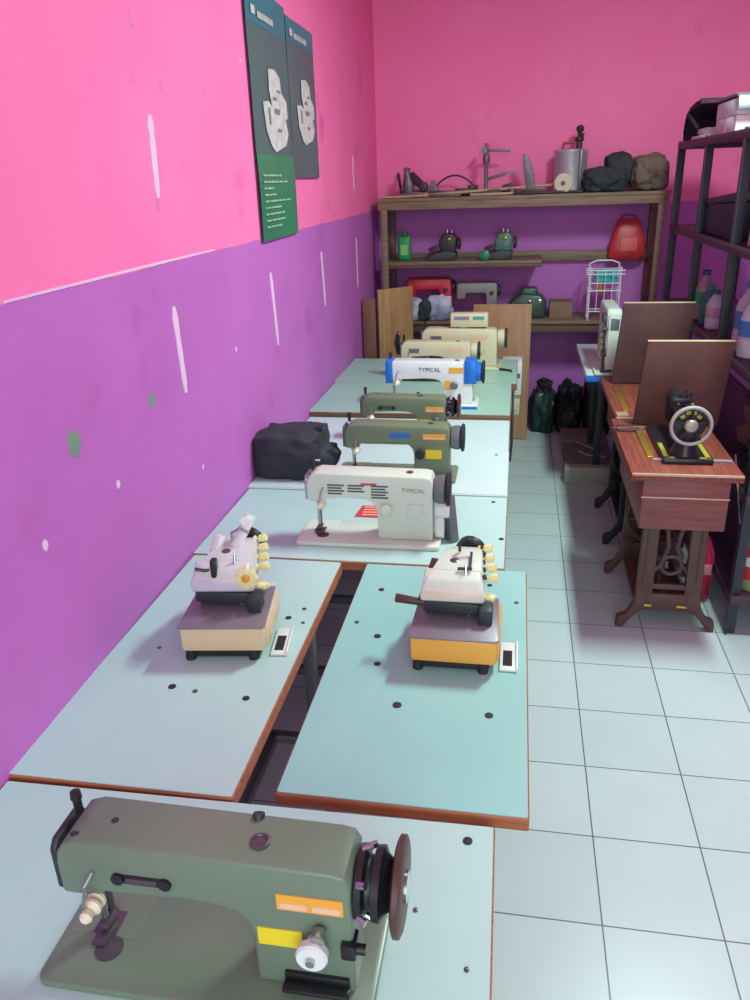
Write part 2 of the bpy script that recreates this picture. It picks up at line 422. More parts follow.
# control box hanging at the rear end of the last table, with its cable
b = B().mm(.42, .545, .335, .50, .52, .735, .006); obj('control_box', b, WHITE, T7, label='white control box with grey label at the table end')
b = B().mm(.45, .535, .3335, .3355, .63, .66); obj('control_box_label', b, STEEL_G, T7)
b = B().mm(.43, .54, .36, .48, .38, .52, .01); b.cyl((.485, .36, .45), (.485, .345, .45), .045, .04); obj('motor', b, CREAM_Y, T7, label='cream motor under the control box')
obj('cable', B().tube([(.37, .05, .763), (.41, .0, .766), (.478, -.03, .763), (.496, -.1, .71), (.496, -.2, .58), (.497, -.3, .40), (.49, -.3, .3)], .007), STEEL_D, T7)

# ------------------------------------------------------------------ lockstitch machines
def lockstitch(label, loc, body, k=1.0, rz=0.0, wheel='black', detail='olive', H=.225, side=0.043, cx=.060, th=0.0):
    t = thing('sewing_machine', label, 'sewing machine', loc, rz, 'lockstitch machines on the row of tables')
    t.scale = (k, k, k)
    hb = .014
    b = B()
    pts = []
    for sx, sy, a0 in [(1, 1, 0), (-1, 1, PI / 2), (-1, -1, PI), (1, -1, 3 * PI / 2)]:
        for q in range(4):
            a = a0 + PI / 2 * q / 3; pts.append((-.012 + sx * (.233 - .014) + .014 * math.cos(a), sy * (.088 - .014) + .014 * math.sin(a)))
    b.prism(pts, 'xy', 0, hb, .004, 2); obj('bed', b, body, t)
    b = B().mm(-.235, -.13, -.012, .0875, hb - .0005, hb + .0008); sp = obj('slide_plate', b, body, t); obj('needle_plate', B().lathe([(.0, 0), (.02, 0), (.02, .0012), (0, .0016)], (-.165, -.03, hb)).mm(-.20, -.165, -.01, .03, hb, hb + .0016, .0006), GUN, sp)
    out = [(-.203, H - .02), (-.206, H - .04), (-.206, H - .085), (-.203, H - .092), (-.152, H - .092), (-.146, H - .082 + th), (cx - .09, H - .077 + th), (cx - .04, H - .08 + th), (cx - .018, H - .088 + th), (cx - .005, H - .103 + th),
           (cx, H - .125 + th), (cx, hb), (.195, hb), (.195, H - .018), (.188, H - .004), (.17, H), (-.17, H + .004), (-.192, H - .004)]
    b = B().prism(out, 'xz', -side, side, .011, 3, ang=0.9); obj('arm', b, body, t)
    # face plate on the needle end
    b = B().prism([(-side + .004, H - .088), (side - .004, H - .088), (side - .004, H - .02), (side - .014, H - .008), (-side + .014, H - .008), (-side + .004, H - .02)], 'yz', -.214, -.204, .003, 2)
    obj('face_plate', b, STEEL_D if body is OLIVE else (BLUE if detail == 'blue' else CHROME if body is CREAM else GUN), t)
    b = B().cyl((-.182, 0, H - .092), (-.182, 0, .04), .0045).cyl((-.182, 0, H - .092), (-.182, 0, H - .11), .009, .008).cyl((-.182, 0, .04), (-.182, 0, .016), .0015)
    obj('needle_bar', b, CHROME, t)
    b = B().cyl((-.182, .018, H - .092), (-.182, .018, .032), .005).mm(-.19, -.174, -.012, .024, .024, .034, .003).mm(-.192, -.172, -.03, .01, .016, .0195, .001)
    obj('presser_foot', b, GUN, t)
    b = B().lathe([(.0, 0), (.013, 0), (.013, .004), (.006, .006), (.006, .01), (.013, .012), (.013, .016), (.008, .022), (.009, .032), (.006, .036), (0, .036)], (-.158, -side + .004, H - .098), (0, -1, 0), 20)
    obj('tension_knob', b, IVORY, t)
    b = B().cyl((-.195, .012, H), (-.195, .012, H + .03), .006).cyl((-.195, .012, H + .024), (-.195, .012, H + .034), .008, .007); obj('thread_post', b, BLACK, t)
    b = B().tube([(-.150, -side - .006, H - .04), (-.155, -side - .02, H - .05), (-.162, -side - .022, H - .085), (-.165, -side - .014, H - .11)], .0025); obj('thread_guide', b, CHROME, t)
    # handwheel
    zc = H - .052
    if wheel == 'black':
        b = B().lathe([(.0, 0), (.034, 0), (.046, .003), (.047, .012), (.034, .015), (.033, .021), (.046, .024), (.047, .034), (.038, .038), (.028, .05), (0, .05)], (.195, 0, zc), (1, 0, 0), 32)
        hw = obj('handwheel', b, BLACK, t)
        for i in range(6):
            a = i * PI / 3 + .3; b = B().cyl((.203, .046 * math.cos(a), zc + .046 * math.sin(a)), (.214, .052 * math.cos(a), zc + .052 * math.sin(a)), .005, n=10)
            obj('set_screw', b, CHROME, hw)
        b = B().lathe([(0, 0), (.055, 0), (.062, .003), (.062, .010), (.055, .013), (0, .013)], (.245, .0, zc), (1, 0, 0), 36); obj('rim', b, BROWN_P, hw)
        b = B().lathe([(0, 0), (.02, 0), (.02, .004), (.0, .006)], (.2575, 0, zc), (1, 0, 0)); obj('hub_cap', b, CHROME, hw)
    else:
        mw = {'blue': BLUE, 'grey': STEEL_G, 'cream': body}[wheel]
        b = B().lathe([(.0, 0), (.03, 0), (.042, .004), (.046, .02), (.046, .034), (.036, .044), (.02, .05), (0, .05)], (.195, 0, zc), (1, 0, 0), 32)
        hw = obj('handwheel', b, mw, t)
        b = B().lathe([(0, 0), (.05, 0), (.053, .003), (.053, .009), (.048, .012), (0, .012)], (.236, 0, zc), (1, 0, 0), 36); obj('rim', b, RUBBER if wheel != 'cream' else STEEL_D, hw)
    # bobbin-winder bracket and drive housing behind the wheel end
    if detail in ('olive', 'drab'):
        b = B().mm(-.118, -.052, -side - .002, -side + .004, H - .058, H - .043, .0015)
        for xx in (-.118, -.052): b.cyl((xx, -side - .0045, H - .0505), (xx, -side + .003, H - .0505), .009, n=18)
        sl = obj('slot_cover', b, BLACK, t)
        obj('slot_plate', B().mm(-.107, -.063, -side - .0035, -side, H - .0545, H - .0465, .001), GUN, sl)
        b = B().lathe([(0, 0), (.0135, 0), (.0135, .003), (.010, .004), (.009, .002), (0, .002)], (.07, -.006, H + .0005)); obj('oil_window', b, GUN, t)
        obj('oil_cap', B().cyl((.055, .032, H - .006), (.055, .038, H + .006), .008), STEEL_D, t)
        obj('oil_hole', B().cyl((-.135, .0, H), (-.135, .0, H + .0045), .005).mm(-.185, -.16, -.03, -.024, H - .003, H + .003, .001), STEEL_D, t)
    yf = -side - .0008
    def lab(name, x0, x1, z0, z1, m, parent=None, d=.0006):
        return obj(name, B().mm(x0, x1, yf - d, yf + .001, z0, z1), m, parent or t, False)
    if detail in ('olive', 'drab'):
        o = lab('warning_label', .098, .185, H - .068, H - .042, ORANGE_L)
        lab('label_print', .103, .138, H - .065, H - .056, PINK_L, o, .0012); lab('label_print', .145, .181, H - .065, H - .056, PINK_L, o, .0012)
        lab('yellow_label', .068, .128, H - .135, H - .105, YELLOW)
        b = B().lathe([(0, 0), (.012, 0), (.012, .012), (.0205, .014), (.0215, .024), (.019, .028), (0, .028)], (.146, -side, H - .118), (0, -1, 0), 28); d = obj('stitch_dial', b, WHITE if body is OLIVE else BLACK, t)
        obj('dial_pin', B().cyl((.146, -side - .028, H - .118), (.146, -side - .034, H - .118), .006).cyl((.154, -side - .006, H - .092), (.154, -side - .02, H - .092), .009), CHROME, d)
        b = B().mm(.10, .188, -side - .006, -side + .002, .024, .044, .003).mm(.1, .19, -side - .022, -side - .004, .026, .034, .003); obj('reverse_lever', b, BLACK, t)
        obj('winder_bracket', B().mm(.18, .20, -side - .01, -side + .02, H - .135, H - .11, .003).cyl((.196, -side, H - .122), (.212, -side, H - .122), .007), BLACK, t)
    if detail == 'drab_blue' or detail == 'cream' or detail == 'blue' or detail == 'cream_plain':
        b = B().lathe([(0, 0), (.010, 0), (.010, .01), (.018, .012), (.018, .022), (.015, .025), (0, .025)], (.085 if detail in ('drab_blue',) else (.05 if detail == 'cream' else .11), -side, H - .105), (0, -1, 0), 24)
        obj('stitch_dial', b, {'blue': STEEL_G, 'cream': CREAM, 'cream_plain': CREAM_Y}.get(detail, BLACK), t)
        obj('oil_window', B().lathe([(0, 0), (.011, 0), (.011, .003), (.007, .004), (0, .004)], (.12, 0, H)), GUN, t)
    if detail == 'drab_blue':
        lab('blue_sticker', -.03, .045, H - .045, H - .028, BLUE)
        o = lab('warning_label', .095, .18, H - .05, H - .028, ORANGE_L); lab('label_print', .10, .175, H - .047, H - .042, PINK_L, o, .0012)
        lab('yellow_label', .105, .165, H - .125, H - .09, YELLOW)
    if detail == 'cream':
        for cx_, n_ in [(-.11, 4), (-.045, 3), (.03, 5)]:
            b = B()
            for i in range(n_):
                b.mm(cx_ - .028, cx_ + .026 - .008 * (i % 2), yf - .0006, yf + .001, H - .036 - .0095 * i, H - .031 - .0095 * i)
            obj('stitch_chart_print', b, DARKPRINT, t, False)
        lab('red_heading', -.03, .02, H - .031, H - .024, RED_L)
        M = Matrix.Translation((.135, yf - .0004, H - .045)) @ Matrix.Rotation(PI / 2, 4, 'X')
        obj('brand_lettering', B().text('TYPICAL', .019, M, .0004), GOLDPRINT, t, False)
        b = B().mm(.115, .165, yf - .003, yf + .001, H - .135, H - .09, .006); obj('cover_disc', b, CREAM, t)
        obj('winder', B().cyl((.2, 0, .11), (.245, 0, .11), .03, .03, 24, .004).mm(.2, .23, -.03, .03, .02, .09, .008), WHITE, t)
        obj('drive_belt', B().bar((.235, .02, H - .08), (.252, .0, .0), .03, .045, .004), STEEL_G, t)
    if detail == 'blue':
        M = Matrix.Translation((-.005, yf - .0004, H - .036)) @ Matrix.Rotation(PI / 2, 4, 'X')
        obj('brand_lettering', B().text('TYPICAL', .027, M, .0004), NAVYPRINT, t, False)
        lab('orange_label', .085, .15, H - .05, H - .024, ORANGE_L)
        lab('orange_sticker', .065, .095, H - .13, H - .085, ORANGE_L)
        for x0, x1 in ((-.212, -.178), (.155, .212)):
            b = B().prism([(x0, H - .1), (x1, H - .1), (x1, H + .004), (x1 - .006, H + .009), (x0 + .006, H + .009), (x0, H + .004)], 'xz', -side - .006, side + .006, .006, 2)
            obj('end_cap', b, BLUE, t)
        obj('base_trim', B().mm(.03, .22, -.091, -.085, .0, .013, .002), BLUE, t)
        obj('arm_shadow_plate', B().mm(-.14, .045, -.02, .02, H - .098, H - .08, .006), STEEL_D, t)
    if detail == 'cream_plain':
        lab('orange_label', .06, .15, H - .05, H - .03, PINK_L)
        lab('slot_cover', -.16, -.1, H - .06, H - .035, STEEL_G)
    return t

lockstitch('large olive green machine nearest the camera, with black handwheel and yellow labels', (-.672, -2.548, .735), OLIVE, k=1.06, H=.222)
m3 = lockstitch('cream machine with printed chart and dark pulley, red leaflet behind it', (-.705, -1.075, .74), CREAM, wheel='grey', detail='cream', H=.228, k=.99, cx=.02)
lockstitch('olive machine with a blue sticker on its arm, right behind the cream one', (-.702, -.51, .746), OLIVE2, k=1.0, wheel='grey', detail='drab_blue', H=.208, th=.012)
lockstitch('drab olive machine with a black slot, standing before the brown table edge', (-.745, -.02, .732), OLIVE2, k=.93, wheel='black', detail='drab', H=.215, th=.01)
lockstitch('white machine with bright blue ends on the green table', (-.685, .49, .756), WHITE, k=1.06, wheel='blue', detail='blue', H=.208)
m7 = lockstitch('small cream machine partly hidden behind the white and blue one', (-.712, 1.04, .756), CREAM_Y, k=.97, wheel='cream', detail='cream_plain', H=.215)
m8 = lockstitch('rearmost cream machine, carrying a small control panel on top', (-.60, 1.33, .756), CREAM_Y, k=1.1, wheel='cream', detail='cream_plain', H=.21)
b = B().mm(-.055, .145, -.03, .03, .218, .292, .008); b.mm(-.005, .03, -.01, .01, .20, .23, .003); cp = obj('control_panel', b, CREAM_Y, m8)
b = B().mm(-.035, .045, -.0315, -.029, .258, .276); obj('display', b, mat('grey_violet_display', (140, 130, 150), .4), cp)
b = B().mm(.065, .125, -.0315, -.029, .258, .276); obj('key_strip', b, mat('teal_key_strip', (80, 160, 150), .4), cp)
obj('black_lever', B().tube([(-.225, .0, .14), (-.235, -.005, .20), (-.225, -.01, .255), (-.22, .0, .27)], [.012, .016, .014, .008]), BLACK, m7)

# red leaflet behind the cream machine
b = B().prism([(-.06, -.05), (.05, -.055), (.06, .045), (-.045, .05)], 'xy', 0, .0015)
rl = obj('leaflet', b, RED_L, None, False); tag(rl, 'small red leaflet lying under the arm of the middle cream machine', 'leaflet', loc=(-.745, -.87, .7405), rz=.05)
b = B()
for i in range(4): b.mm(-.035, .03 - .01 * (i % 2), .03 - .022 * i, .038 - .022 * i, .0015, .002)
obj('print', b, PINK_L, rl, False)

# ------------------------------------------------------------------ overlock machines
def overlock(label, loc, cover, head, rz, flower, k=1.0):
    t = thing('overlock_machine', label, 'overlock machine', loc, rz, 'overlock machines on the front tables')
    t.scale = (k, k, k)
    # rubber feet / oil pan
    b = B().mm(-.085, .085, .012, .19, .004, .028, .006)
    for x in (-.085, .07):
        for y in (.015, .18): b.cyl((x, y, 0), (x, y, .03), .013, .011, 14)
    obj('oil_pan', b, RUBBER, t)
    obj('front_cover', B().mm(-.102, .102, 0, .05, .026, .092, .009).mm(.06, .108, .02, .2, .026, .088, .008), cover, t)
    obj('base_body', B().mm(-.1, .095, .045, .24, .026, .09, .008), head, t)
    obj('cloth_plate', B().prism([(-.106, -.004), (.098, -.004), (.106, .006), (.1, .2), (-.1, .2)], 'xy', .091, .097, .0018, 2), mat('satin_steel_plate', (136, 130, 138), .4, .35, var=.1), t)
    # head casting, tapering back
    def sec(y, hw, z0, z1, sh=0.0, c=.3):
        w2 = hw * (1 - c * .5)
        return [(-hw + sh, y, z0), (hw + sh, y, z0), (hw + sh, y, z0 + (z1 - z0) * .6), (w2 + sh, y, z1), (-w2 + sh, y, z1), (-hw + sh, y, z0 + (z1 - z0) * .6)]
    b = B().loft([sec(.085, .078, .145, .172, -.01, .15), sec(.10, .077, .135, .195, -.01), sec(.15, .066, .125, .215, 0), sec(.215, .055, .09, .222, .008), sec(.27, .046, .09, .205, .012)], .006)
    obj('head', b, head, t)
    b = B().mm(-.07, .055, .2, .28, .088, .15, .01); obj('rear_column', b, head, t)
    # presser arm and dark mechanism below the head
    b = B().bar((-.08, .10, .128), (.085, .095, .122), .02, .03, .004).mm(.055, .088, .06, .11, .095, .14, .006).mm(-.06, .05, .12, .19, .097, .125, .006)
    obj('presser_arm', b, STEEL_D, t)
    if not flower:
        b = B().cyl((-.075, .10, .13), (-.15, .105, .136), .0085, .0115, 14, .002); obj('lever_grip', b, BROWN_P, t)
    obj('front_plate', B().loft([[(-.084, .079, .150), (.06, .079, .150), (.058, .083, .172), (-.082, .083, .172)], [(-.078, .128, .205), (.056, .128, .205), (.054, .132, .209), (-.076, .132, .209)]], .002), mat('satin_' + ('lavender' if flower else 'ivory') + '_plate', (206, 198, 212) if flower else (218, 208, 188), .3, var=.04), t)
    obj('side_cover', B().mm(-.082, -.07, .11, .2, .10, .16, .005), STEEL_D, t)
    obj('needle_clamp', B().cyl((.03, .11, .15), (.03, .105, .098), .004).cyl((.03, .11, .15), (.03, .108, .128), .009), CHROME, t)
    # tension knobs up the right side
    for i in range(4):
        y = .16 + .03 * i; z = .172 + .012 * i; x = .064 - .006 * i
        b = B().lathe([(0, 0), (.010, 0), (.010, .004), (.005, .006), (.005, .012), (.010, .015), (.011, .03), (.009, .034), (0, .034)], (x, y, z), (1, -.15, .25), 18)
        obj('tension_knob', b, PALEYEL, t)
    for i in range(2):
        b = B().lathe([(0, 0), (.011, 0), (.011, .012), (.006, .02), (0, .02)], (.07, .13 + .04 * i, .135 - .02 * i), (1, -.2, 0), 18); obj('looper_knob', b, PALEYEL, t)
    b = B().tube([(.0, .2, .225), (.0, .2, .25), (.02, .2, .262), (.045, .2, .25)], .004); obj('thread_guide', b, STEEL_D if not flower else CHROME, t)
    obj('thread_eyelet', B().tube([(.02, .13, .2), (.02, .125, .225), (.02, .12, .2)], .003), CHROME, t)
    b = B().lathe([(0, 0), (.034, 0), (.04, .006), (.04, .02), (.03, .032), (0, .034)], (.02, .285, .18), (.25, 1, .1), 28); obj('handwheel', b, BLACK, t)
    obj('screw', B().lathe([(0, 0), (.013, 0), (.013, .004), (.008, .007), (0, .007)], (-.01, .165, .212), (0, -.12, 1), 18), GUN, t)
    # side waste chute
    b = B().mm(.108, .152, .02, .14, .0005, .008, .003); b.mm(.146, .152, .02, .14, .0005, .014, .002); ch = obj('chip_chute', b, WHITE, t)
    obj('chute_slot', B().mm(.116, .138, .035, .10, .0078, .0088), BLACK, ch)
    if flower:
        b = B()
        for i in range(8):
            a = 2 * PI * i / 8; b.lathe([(0, 0), (.012, 0), (.011, .006), (0, .009)], (.055 + .017 * math.cos(a), .082, .183 + .017 * math.sin(a)), (0, -1, .2), 14)
        b.lathe([(0, 0), (.02, 0), (.018, .01), (0, .012)], (.055, .084, .183), (0, -1, .2), 20); fl = obj('tension_dial', b, PALEYEL, t)
        obj('dial_centre', B().lathe([(0, 0), (.010, 0), (.009, .006), (0, .008)], (.055, .073, .186), (0, -1, .2), 18), mat('orange_plastic', (235, 150, 50), .4), fl)
        b = B().bar((.0, .19, .2), (.045, .235, .285), .024, .024, .005).bar((-.045, .18, .2), (-.03, .2, .245), .026, .022, .005); b.cyl((.035, .232, .272), (.035, .205, .28), .013, .012); obj('thread_tower', b, WHITE, t)
        b = B().tube([(-.075, .1, .2), (-.05, .1, .195), (-.03, .11, .19)], .004); b.mm(-.035, -.02, .09, .115, .17, .225, .004); obj('lever', b, BLACK, t)
    else:
        b = B().bar((.03, .13, .214), (.03, .19, .228), .006, .004); b.bar((.0, .128, .213), (.035, .128, .214), .005, .006); obj('slot_cover', b, STEEL_D, t)
        b = B()
        for i in range(5): b.cyl((.058 - .003 * i, .13 + .03 * i, .19 + .005 * i), (.07 - .003 * i, .13 + .03 * i, .193 + .005 * i), .007, .006, 10)
        obj('screws', b, STEEL_D, t)
        b = B().bar((-.085, .11, .13), (-.06, .2, .2), .02, .014, .003); obj('linkage', b, BROWN_P, t)
    return t
TAN = mat('tan_cream_cover', (222, 200, 160), .35, var=.05)
ORG = mat('orange_cover', (232, 168, 70), .35, var=.06)
OFFW = mat('off_white_enamel', (206, 208, 206), .32, var=.05)
overlock('overlock machine with cream base and yellow flower-shaped dial, nearer the wall', (-.945, -1.815, .74), TAN, OFFW, .13, True)
overlock('overlock machine with orange base and dark side lever, nearer the aisle', (-.394, -1.795, .74), ORG, CREAM, .0, False, .98)

# ------------------------------------------------------------------ black bag on the white table
CLOTH_K = mat('black_bag_fabric', (44, 48, 56), .75, var=.25, scale=8, bump=.25, bscale=18)
t = thing('black_bag', 'crumpled black bag pushed against the purple wall on the white table', 'bag', (-1.135, -.50, .746))
b = B().blob((0, 0, 0), (.285, .26, .18), .10, 1.3, 4, 5, .6); obj('bag_body', b, CLOTH_K, t)
b = B().blob((.12, -.04, .035), (.15, .17, .1), .12, 1.6, 9, 4, .3, -.3); obj('bag_flap', b, CLOTH_K, t)
b = B().tube([(.07, 0, .135), (.10, .0, .16), (.125, -.01, .185), (.13, -.01, .195)], [.022, .018, .011, .004]); b.tube([(.15, -.06, .09), (.19, -.06, .105), (.205, -.06, .1)], [.025, .018, .006]); obj('bag_knot', b, CLOTH_K, t)
obj('tag', B().mm(.12, .145, -.128, -.124, .088, .094), WHITE, t)

# ------------------------------------------------------------------ back shelf
SHW = wood('weathered_shelf_wood', (138, 116, 94), (112, 92, 76), .6)
SHD = wood('dark_shelf_wood', (108, 84, 70), (88, 68, 58), .6)
t = thing('wooden_shelf', 'tall wooden shelf unit filling the back wall, loaded with machine parts', 'shelf', (-.3, 2.55, 0))
def part_box(name, m, x0, x1, y0, y1, z0, z1, parent=t, bev=.003, o=(-.3, 2.55, 0)):
    return obj(name, B().mm(x0 - o[0], x1 - o[0], y0 - o[1], y1 - o[1], z0 - o[2], z1 - o[2], bev), m, parent)
for x, yy in ((-1.21, 2.36), (.63, 2.36), (-1.21, 2.70), (.63, 2.70)):
    part_box('post', SHW if yy < 2.5 else SHD, x - .022, x + .022, yy - .022, yy + .022, 0, 1.645)
part_box('top_board', SHW, -1.26, .68, 2.335, 2.735, 1.665, 1.69)
part_box('front_rail', SHW, -1.25, .67, 2.335, 2.36, 1.615, 1.665)
part_box('middle_board', SHW, -1.23, -.12, 2.34, 2.71, 1.25, 1.27)
part_box('middle_front_rail', SHD, -1.19, -.12, 2.345, 2.37, 1.225, 1.25)
part_box('back_rail', SHW, -1.2, .62, 2.70, 2.725, 1.23, 1.30)
part_box('side_rail', SHD, .61, .65, 2.38, 2.68, 1.215, 1.25)
part_box('lower_board', SHW, -1.23, .66, 2.34, 2.72, .835, .858)
part_box('lower_rail', SHD, -1.2, .62, 2.36, 2.385, .775, .835)

# things on the top shelf -------------------------------------------------
IRON = mat('dull_grey_iron', (120, 116, 122), .5, .5, var=.3, scale=30)
DARKI = mat('dark_oily_iron', (66, 62, 64), .5, .4, var=.3, scale=30)
STICK = wood('pale_stick_wood', (196, 170, 132), (172, 142, 108), .6)
ZT = 1.69
def rod(label, name, cat, p0, p1, r, m, group=None):
    p0 = Vector(p0); p1 = Vector(p1)
    o = obj(name, B().cyl((0, 0, 0), p1 - p0, r, r * .9, 12, r * .2), m); return tag(o, label, cat, group, loc=p0)
G = 'rods and sticks on the top shelf'
rod('long pale stick lying along the top shelf, reaching to the white disc', 'wooden_rod', 'rod', (-.98, 2.42, ZT + .012), (-.06, 2.52, ZT + .055), .010, STICK, G)
rod('thin pale stick lying at the left front corner of the top shelf', 'wooden_rod', 'rod', (-1.22, 2.36, ZT + .009), (-.82, 2.44, ZT + .013), .008, STICK, G)
rod('grey iron rod crossing the sticks left of the upright stand', 'iron_rod', 'rod', (-1.12, 2.52, ZT + .05), (-.6, 2.46, ZT + .025), .008, IRON, G)
rod('dark iron bar at the front edge under the white disc', 'iron_rod', 'rod', (-.33, 2.36, ZT + .010), (.12, 2.38, ZT + .010), .010, DARKI, G)
rod('short pale rod right of the upright stand', 'wooden_rod', 'rod', (-.62, 2.37, ZT + .009), (-.16, 2.40, ZT + .012), .009, STICK, G)
rod('dark tube leaning against the back wall behind the clamp on the top shelf', 'iron_rod', 'rod', (-1.12, 2.62, ZT + .012), (-1.16, 2.72, ZT + .16), .011, DARKI, G)
rod('short grey bar lying at an angle before the cable hoop', 'iron_rod', 'rod', (-.90, 2.37, ZT + .012), (-.68, 2.35, ZT + .012), .011, IRON, G)
o = obj('metal_bracket', B().prism([(-.06, 0), (.07, 0), (.07, .02), (.01, .03), (-.01, .1), (-.03, .11), (-.06, .04)], 'xz', -.02, .02, .004), IRON); tag(o, 'small grey bracket between the clamp and the cable hoop on the top shelf', 'machine part', loc=(-.86, 2.52, ZT))
o = obj('metal_bracket', B().prism([(-.05, 0), (.05, 0), (.055, .05), (.02, .075), (-.04, .06)], 'xz', -.03, .03, .006), DARKI); tag(o, 'dark lump of casting under the lower arm of the upright stand', 'machine part', loc=(-.37, 2.60, ZT))
# clamp at left
t = thing('clamp_attachment', 'grey iron clamp standing at the left of the top shelf', 'machine part', (-1.03, 2.5, ZT))
obj('base', B().box((0, 0, .015), (.16, .1, .03), .006), IRON, t)
obj('column', B().lathe([(.035, 0), (.045, .05), (.03, .10), (.02, .14), (.025, .16), (0, .17)], (-.02, 0, .03), (-.1, 0, 1), 20), IRON, t)
obj('jaw', B().bar((-.01, 0, .15), (.1, -.03, .05), .04, .05, .006).cyl((.08, -.06, .07), (.08, .05, .07), .03, .03, 18, .004), DARKI, t)
o = obj('wire_hoop', B().tube([(-.16 + .32 * i / 20, .0, .01 + .115 * math.sin(PI * i / 20) ** .7 + .02 * i / 20) for i in range(21)], .006), DARKI); tag(o, 'bent cable hoop rising above the sticks on the top shelf', 'cable', loc=(-.75, 2.6, ZT))
t = thing('thread_stand', 'upright grey stand with two side arms on the top shelf', 'stand', (-.52, 2.52, ZT))
obj('base', B().box((0, 0, .02), (.2, .12, .04), .01), DARKI, t)
obj('post', B().cyl((0, 0, .03), (.0, 0, .33), .014, .012).lathe([(.02, 0), (.026, .03), (.02, .06), (.012, .07)], (0, 0, .2), (0, 0, 1)), IRON, t)
obj('upper_arm', B().bar((-.02, 0, .285), (.16, 0, .278), .014, .018, .003).cyl((-.015, -.02, .285), (-.015, .02, .285), .022), IRON, t)
obj('lower_arm', B().bar((.0, 0, .10), (.14, -.02, .14), .02, .02, .004).bar((.14, -.02, .14), (.22, -.02, .135), .010, .010), IRON, t)
t = thing('metal_lever', 'slanted grey lever between the stand and the steel canister', 'machine part', (-.22, 2.5, ZT))
obj('lever_arm', B().prism([(-.02, .0), (.05, .0), (.0, .2), (-.035, .25), (-.055, .25), (-.05, .18)], 'xz', -.012, .012, .004), IRON, t)
obj('foot', B().box((.02, 0, .015), (.16, .07, .03), .006), DARKI, t)
o = obj('iron_block', B().box((0, 0, .025), (.14, .1, .05), .01).box((.05, .0, .055), (.06, .06, .03), .006), DARKI); tag(o, 'dark iron block beside the foot of the upright stand', 'machine part', loc=(-.66, 2.56, ZT), rz=.3)
o = obj('iron_plate', B().prism([(-.12, -.05), (.1, -.06), (.13, .03), (-.06, .06)], 'xy', 0, .014, .003).cyl((.03, 0, .014), (.03, 0, .04), .025), IRON); tag(o, 'flat grey iron plate with a round boss left of the slanted lever', 'machine part', loc=(-.37, 2.47, ZT), rz=-.2)
t = thing('steel_canister', 'shiny steel canister with a pump head on the top shelf', 'canister', (.045, 2.58, ZT))
obj('drum', B().lathe([(.108, 0), (.112, .004), (.112, .02), (.109, .024), (.109, .25), (.113, .256), (.113, .266), (.10, .272), (.04, .278), (0, .28)], n=36), mat('brushed_steel', (196, 198, 202), .38, .55, var=.1), t)
obj('seam', B().mm(.05, .07, -.112, -.085, .0, .265, .004), GUN, t)
obj('pump_head', B().lathe([(.02, 0), (.02, .05), (.03, .055), (.03, .075), (.014, .08), (.016, .105), (.026, .12), (.026, .135), (.012, .148), (0, .15)], (.05, 0, .27), n=20).bar((.05, 0, .33), (.075, -.03, .365), .012, .012, .003), DARKI, t)
obj('lid_clamp', B().tube([(-.06, 0, .27), (-.05, 0, .31), (.02, 0, .315), (.05, 0, .29)], .009), mat('dull_red_paint', (150, 60, 70), .5), t)
t = thing('white_disc', 'white round disc leaning in front of the steel canister', 'disc', (.0, 2.40, ZT))
obj('disc', B().lathe([(0, 0), (.058, 0), (.062, .004), (.062, .02), (.058, .024), (0, .024)], (0, 0, .062), (-.25, -1, .12), 36), mat('grimy_white_plastic', (206, 196, 176), .5), t)
obj('hub', B().lathe([(0, 0), (.014, 0), (.012, .01), (0, .012)], (-.006, -.024, .064), (-.25, -1, .12), 18), GUN, t)
CLOTH_D = mat('dark_slate_cloth', (52, 58, 62), .85, var=.3, scale=9, bump=.35, bscale=16)
CLOTH_B = mat('dusty_brown_cloth', (120, 104, 92), .85, rgb2=(84, 72, 68), scale=7, bump=.35, bscale=16)
o = obj('cloth_bundle', B().blob((0, 0, 0), (.30, .26, .16), .2, 1.5, 3, 5, .3, .1).blob((.08, .03, .02), (.2, .2, .22), .2, 1.6, 6, 4, .3), CLOTH_D); tag(o, 'dark slate cloth bundle right of the white disc on the top shelf', 'cloth', loc=(.27, 2.47, ZT))
o = obj('cloth_bundle', B().blob((0, 0, 0), (.24, .28, .23), .24, 1.6, 12, 5, .35), CLOTH_B); tag(o, 'dusty brown cloth bundle at the right end of the top shelf', 'cloth', loc=(.55, 2.50, ZT))

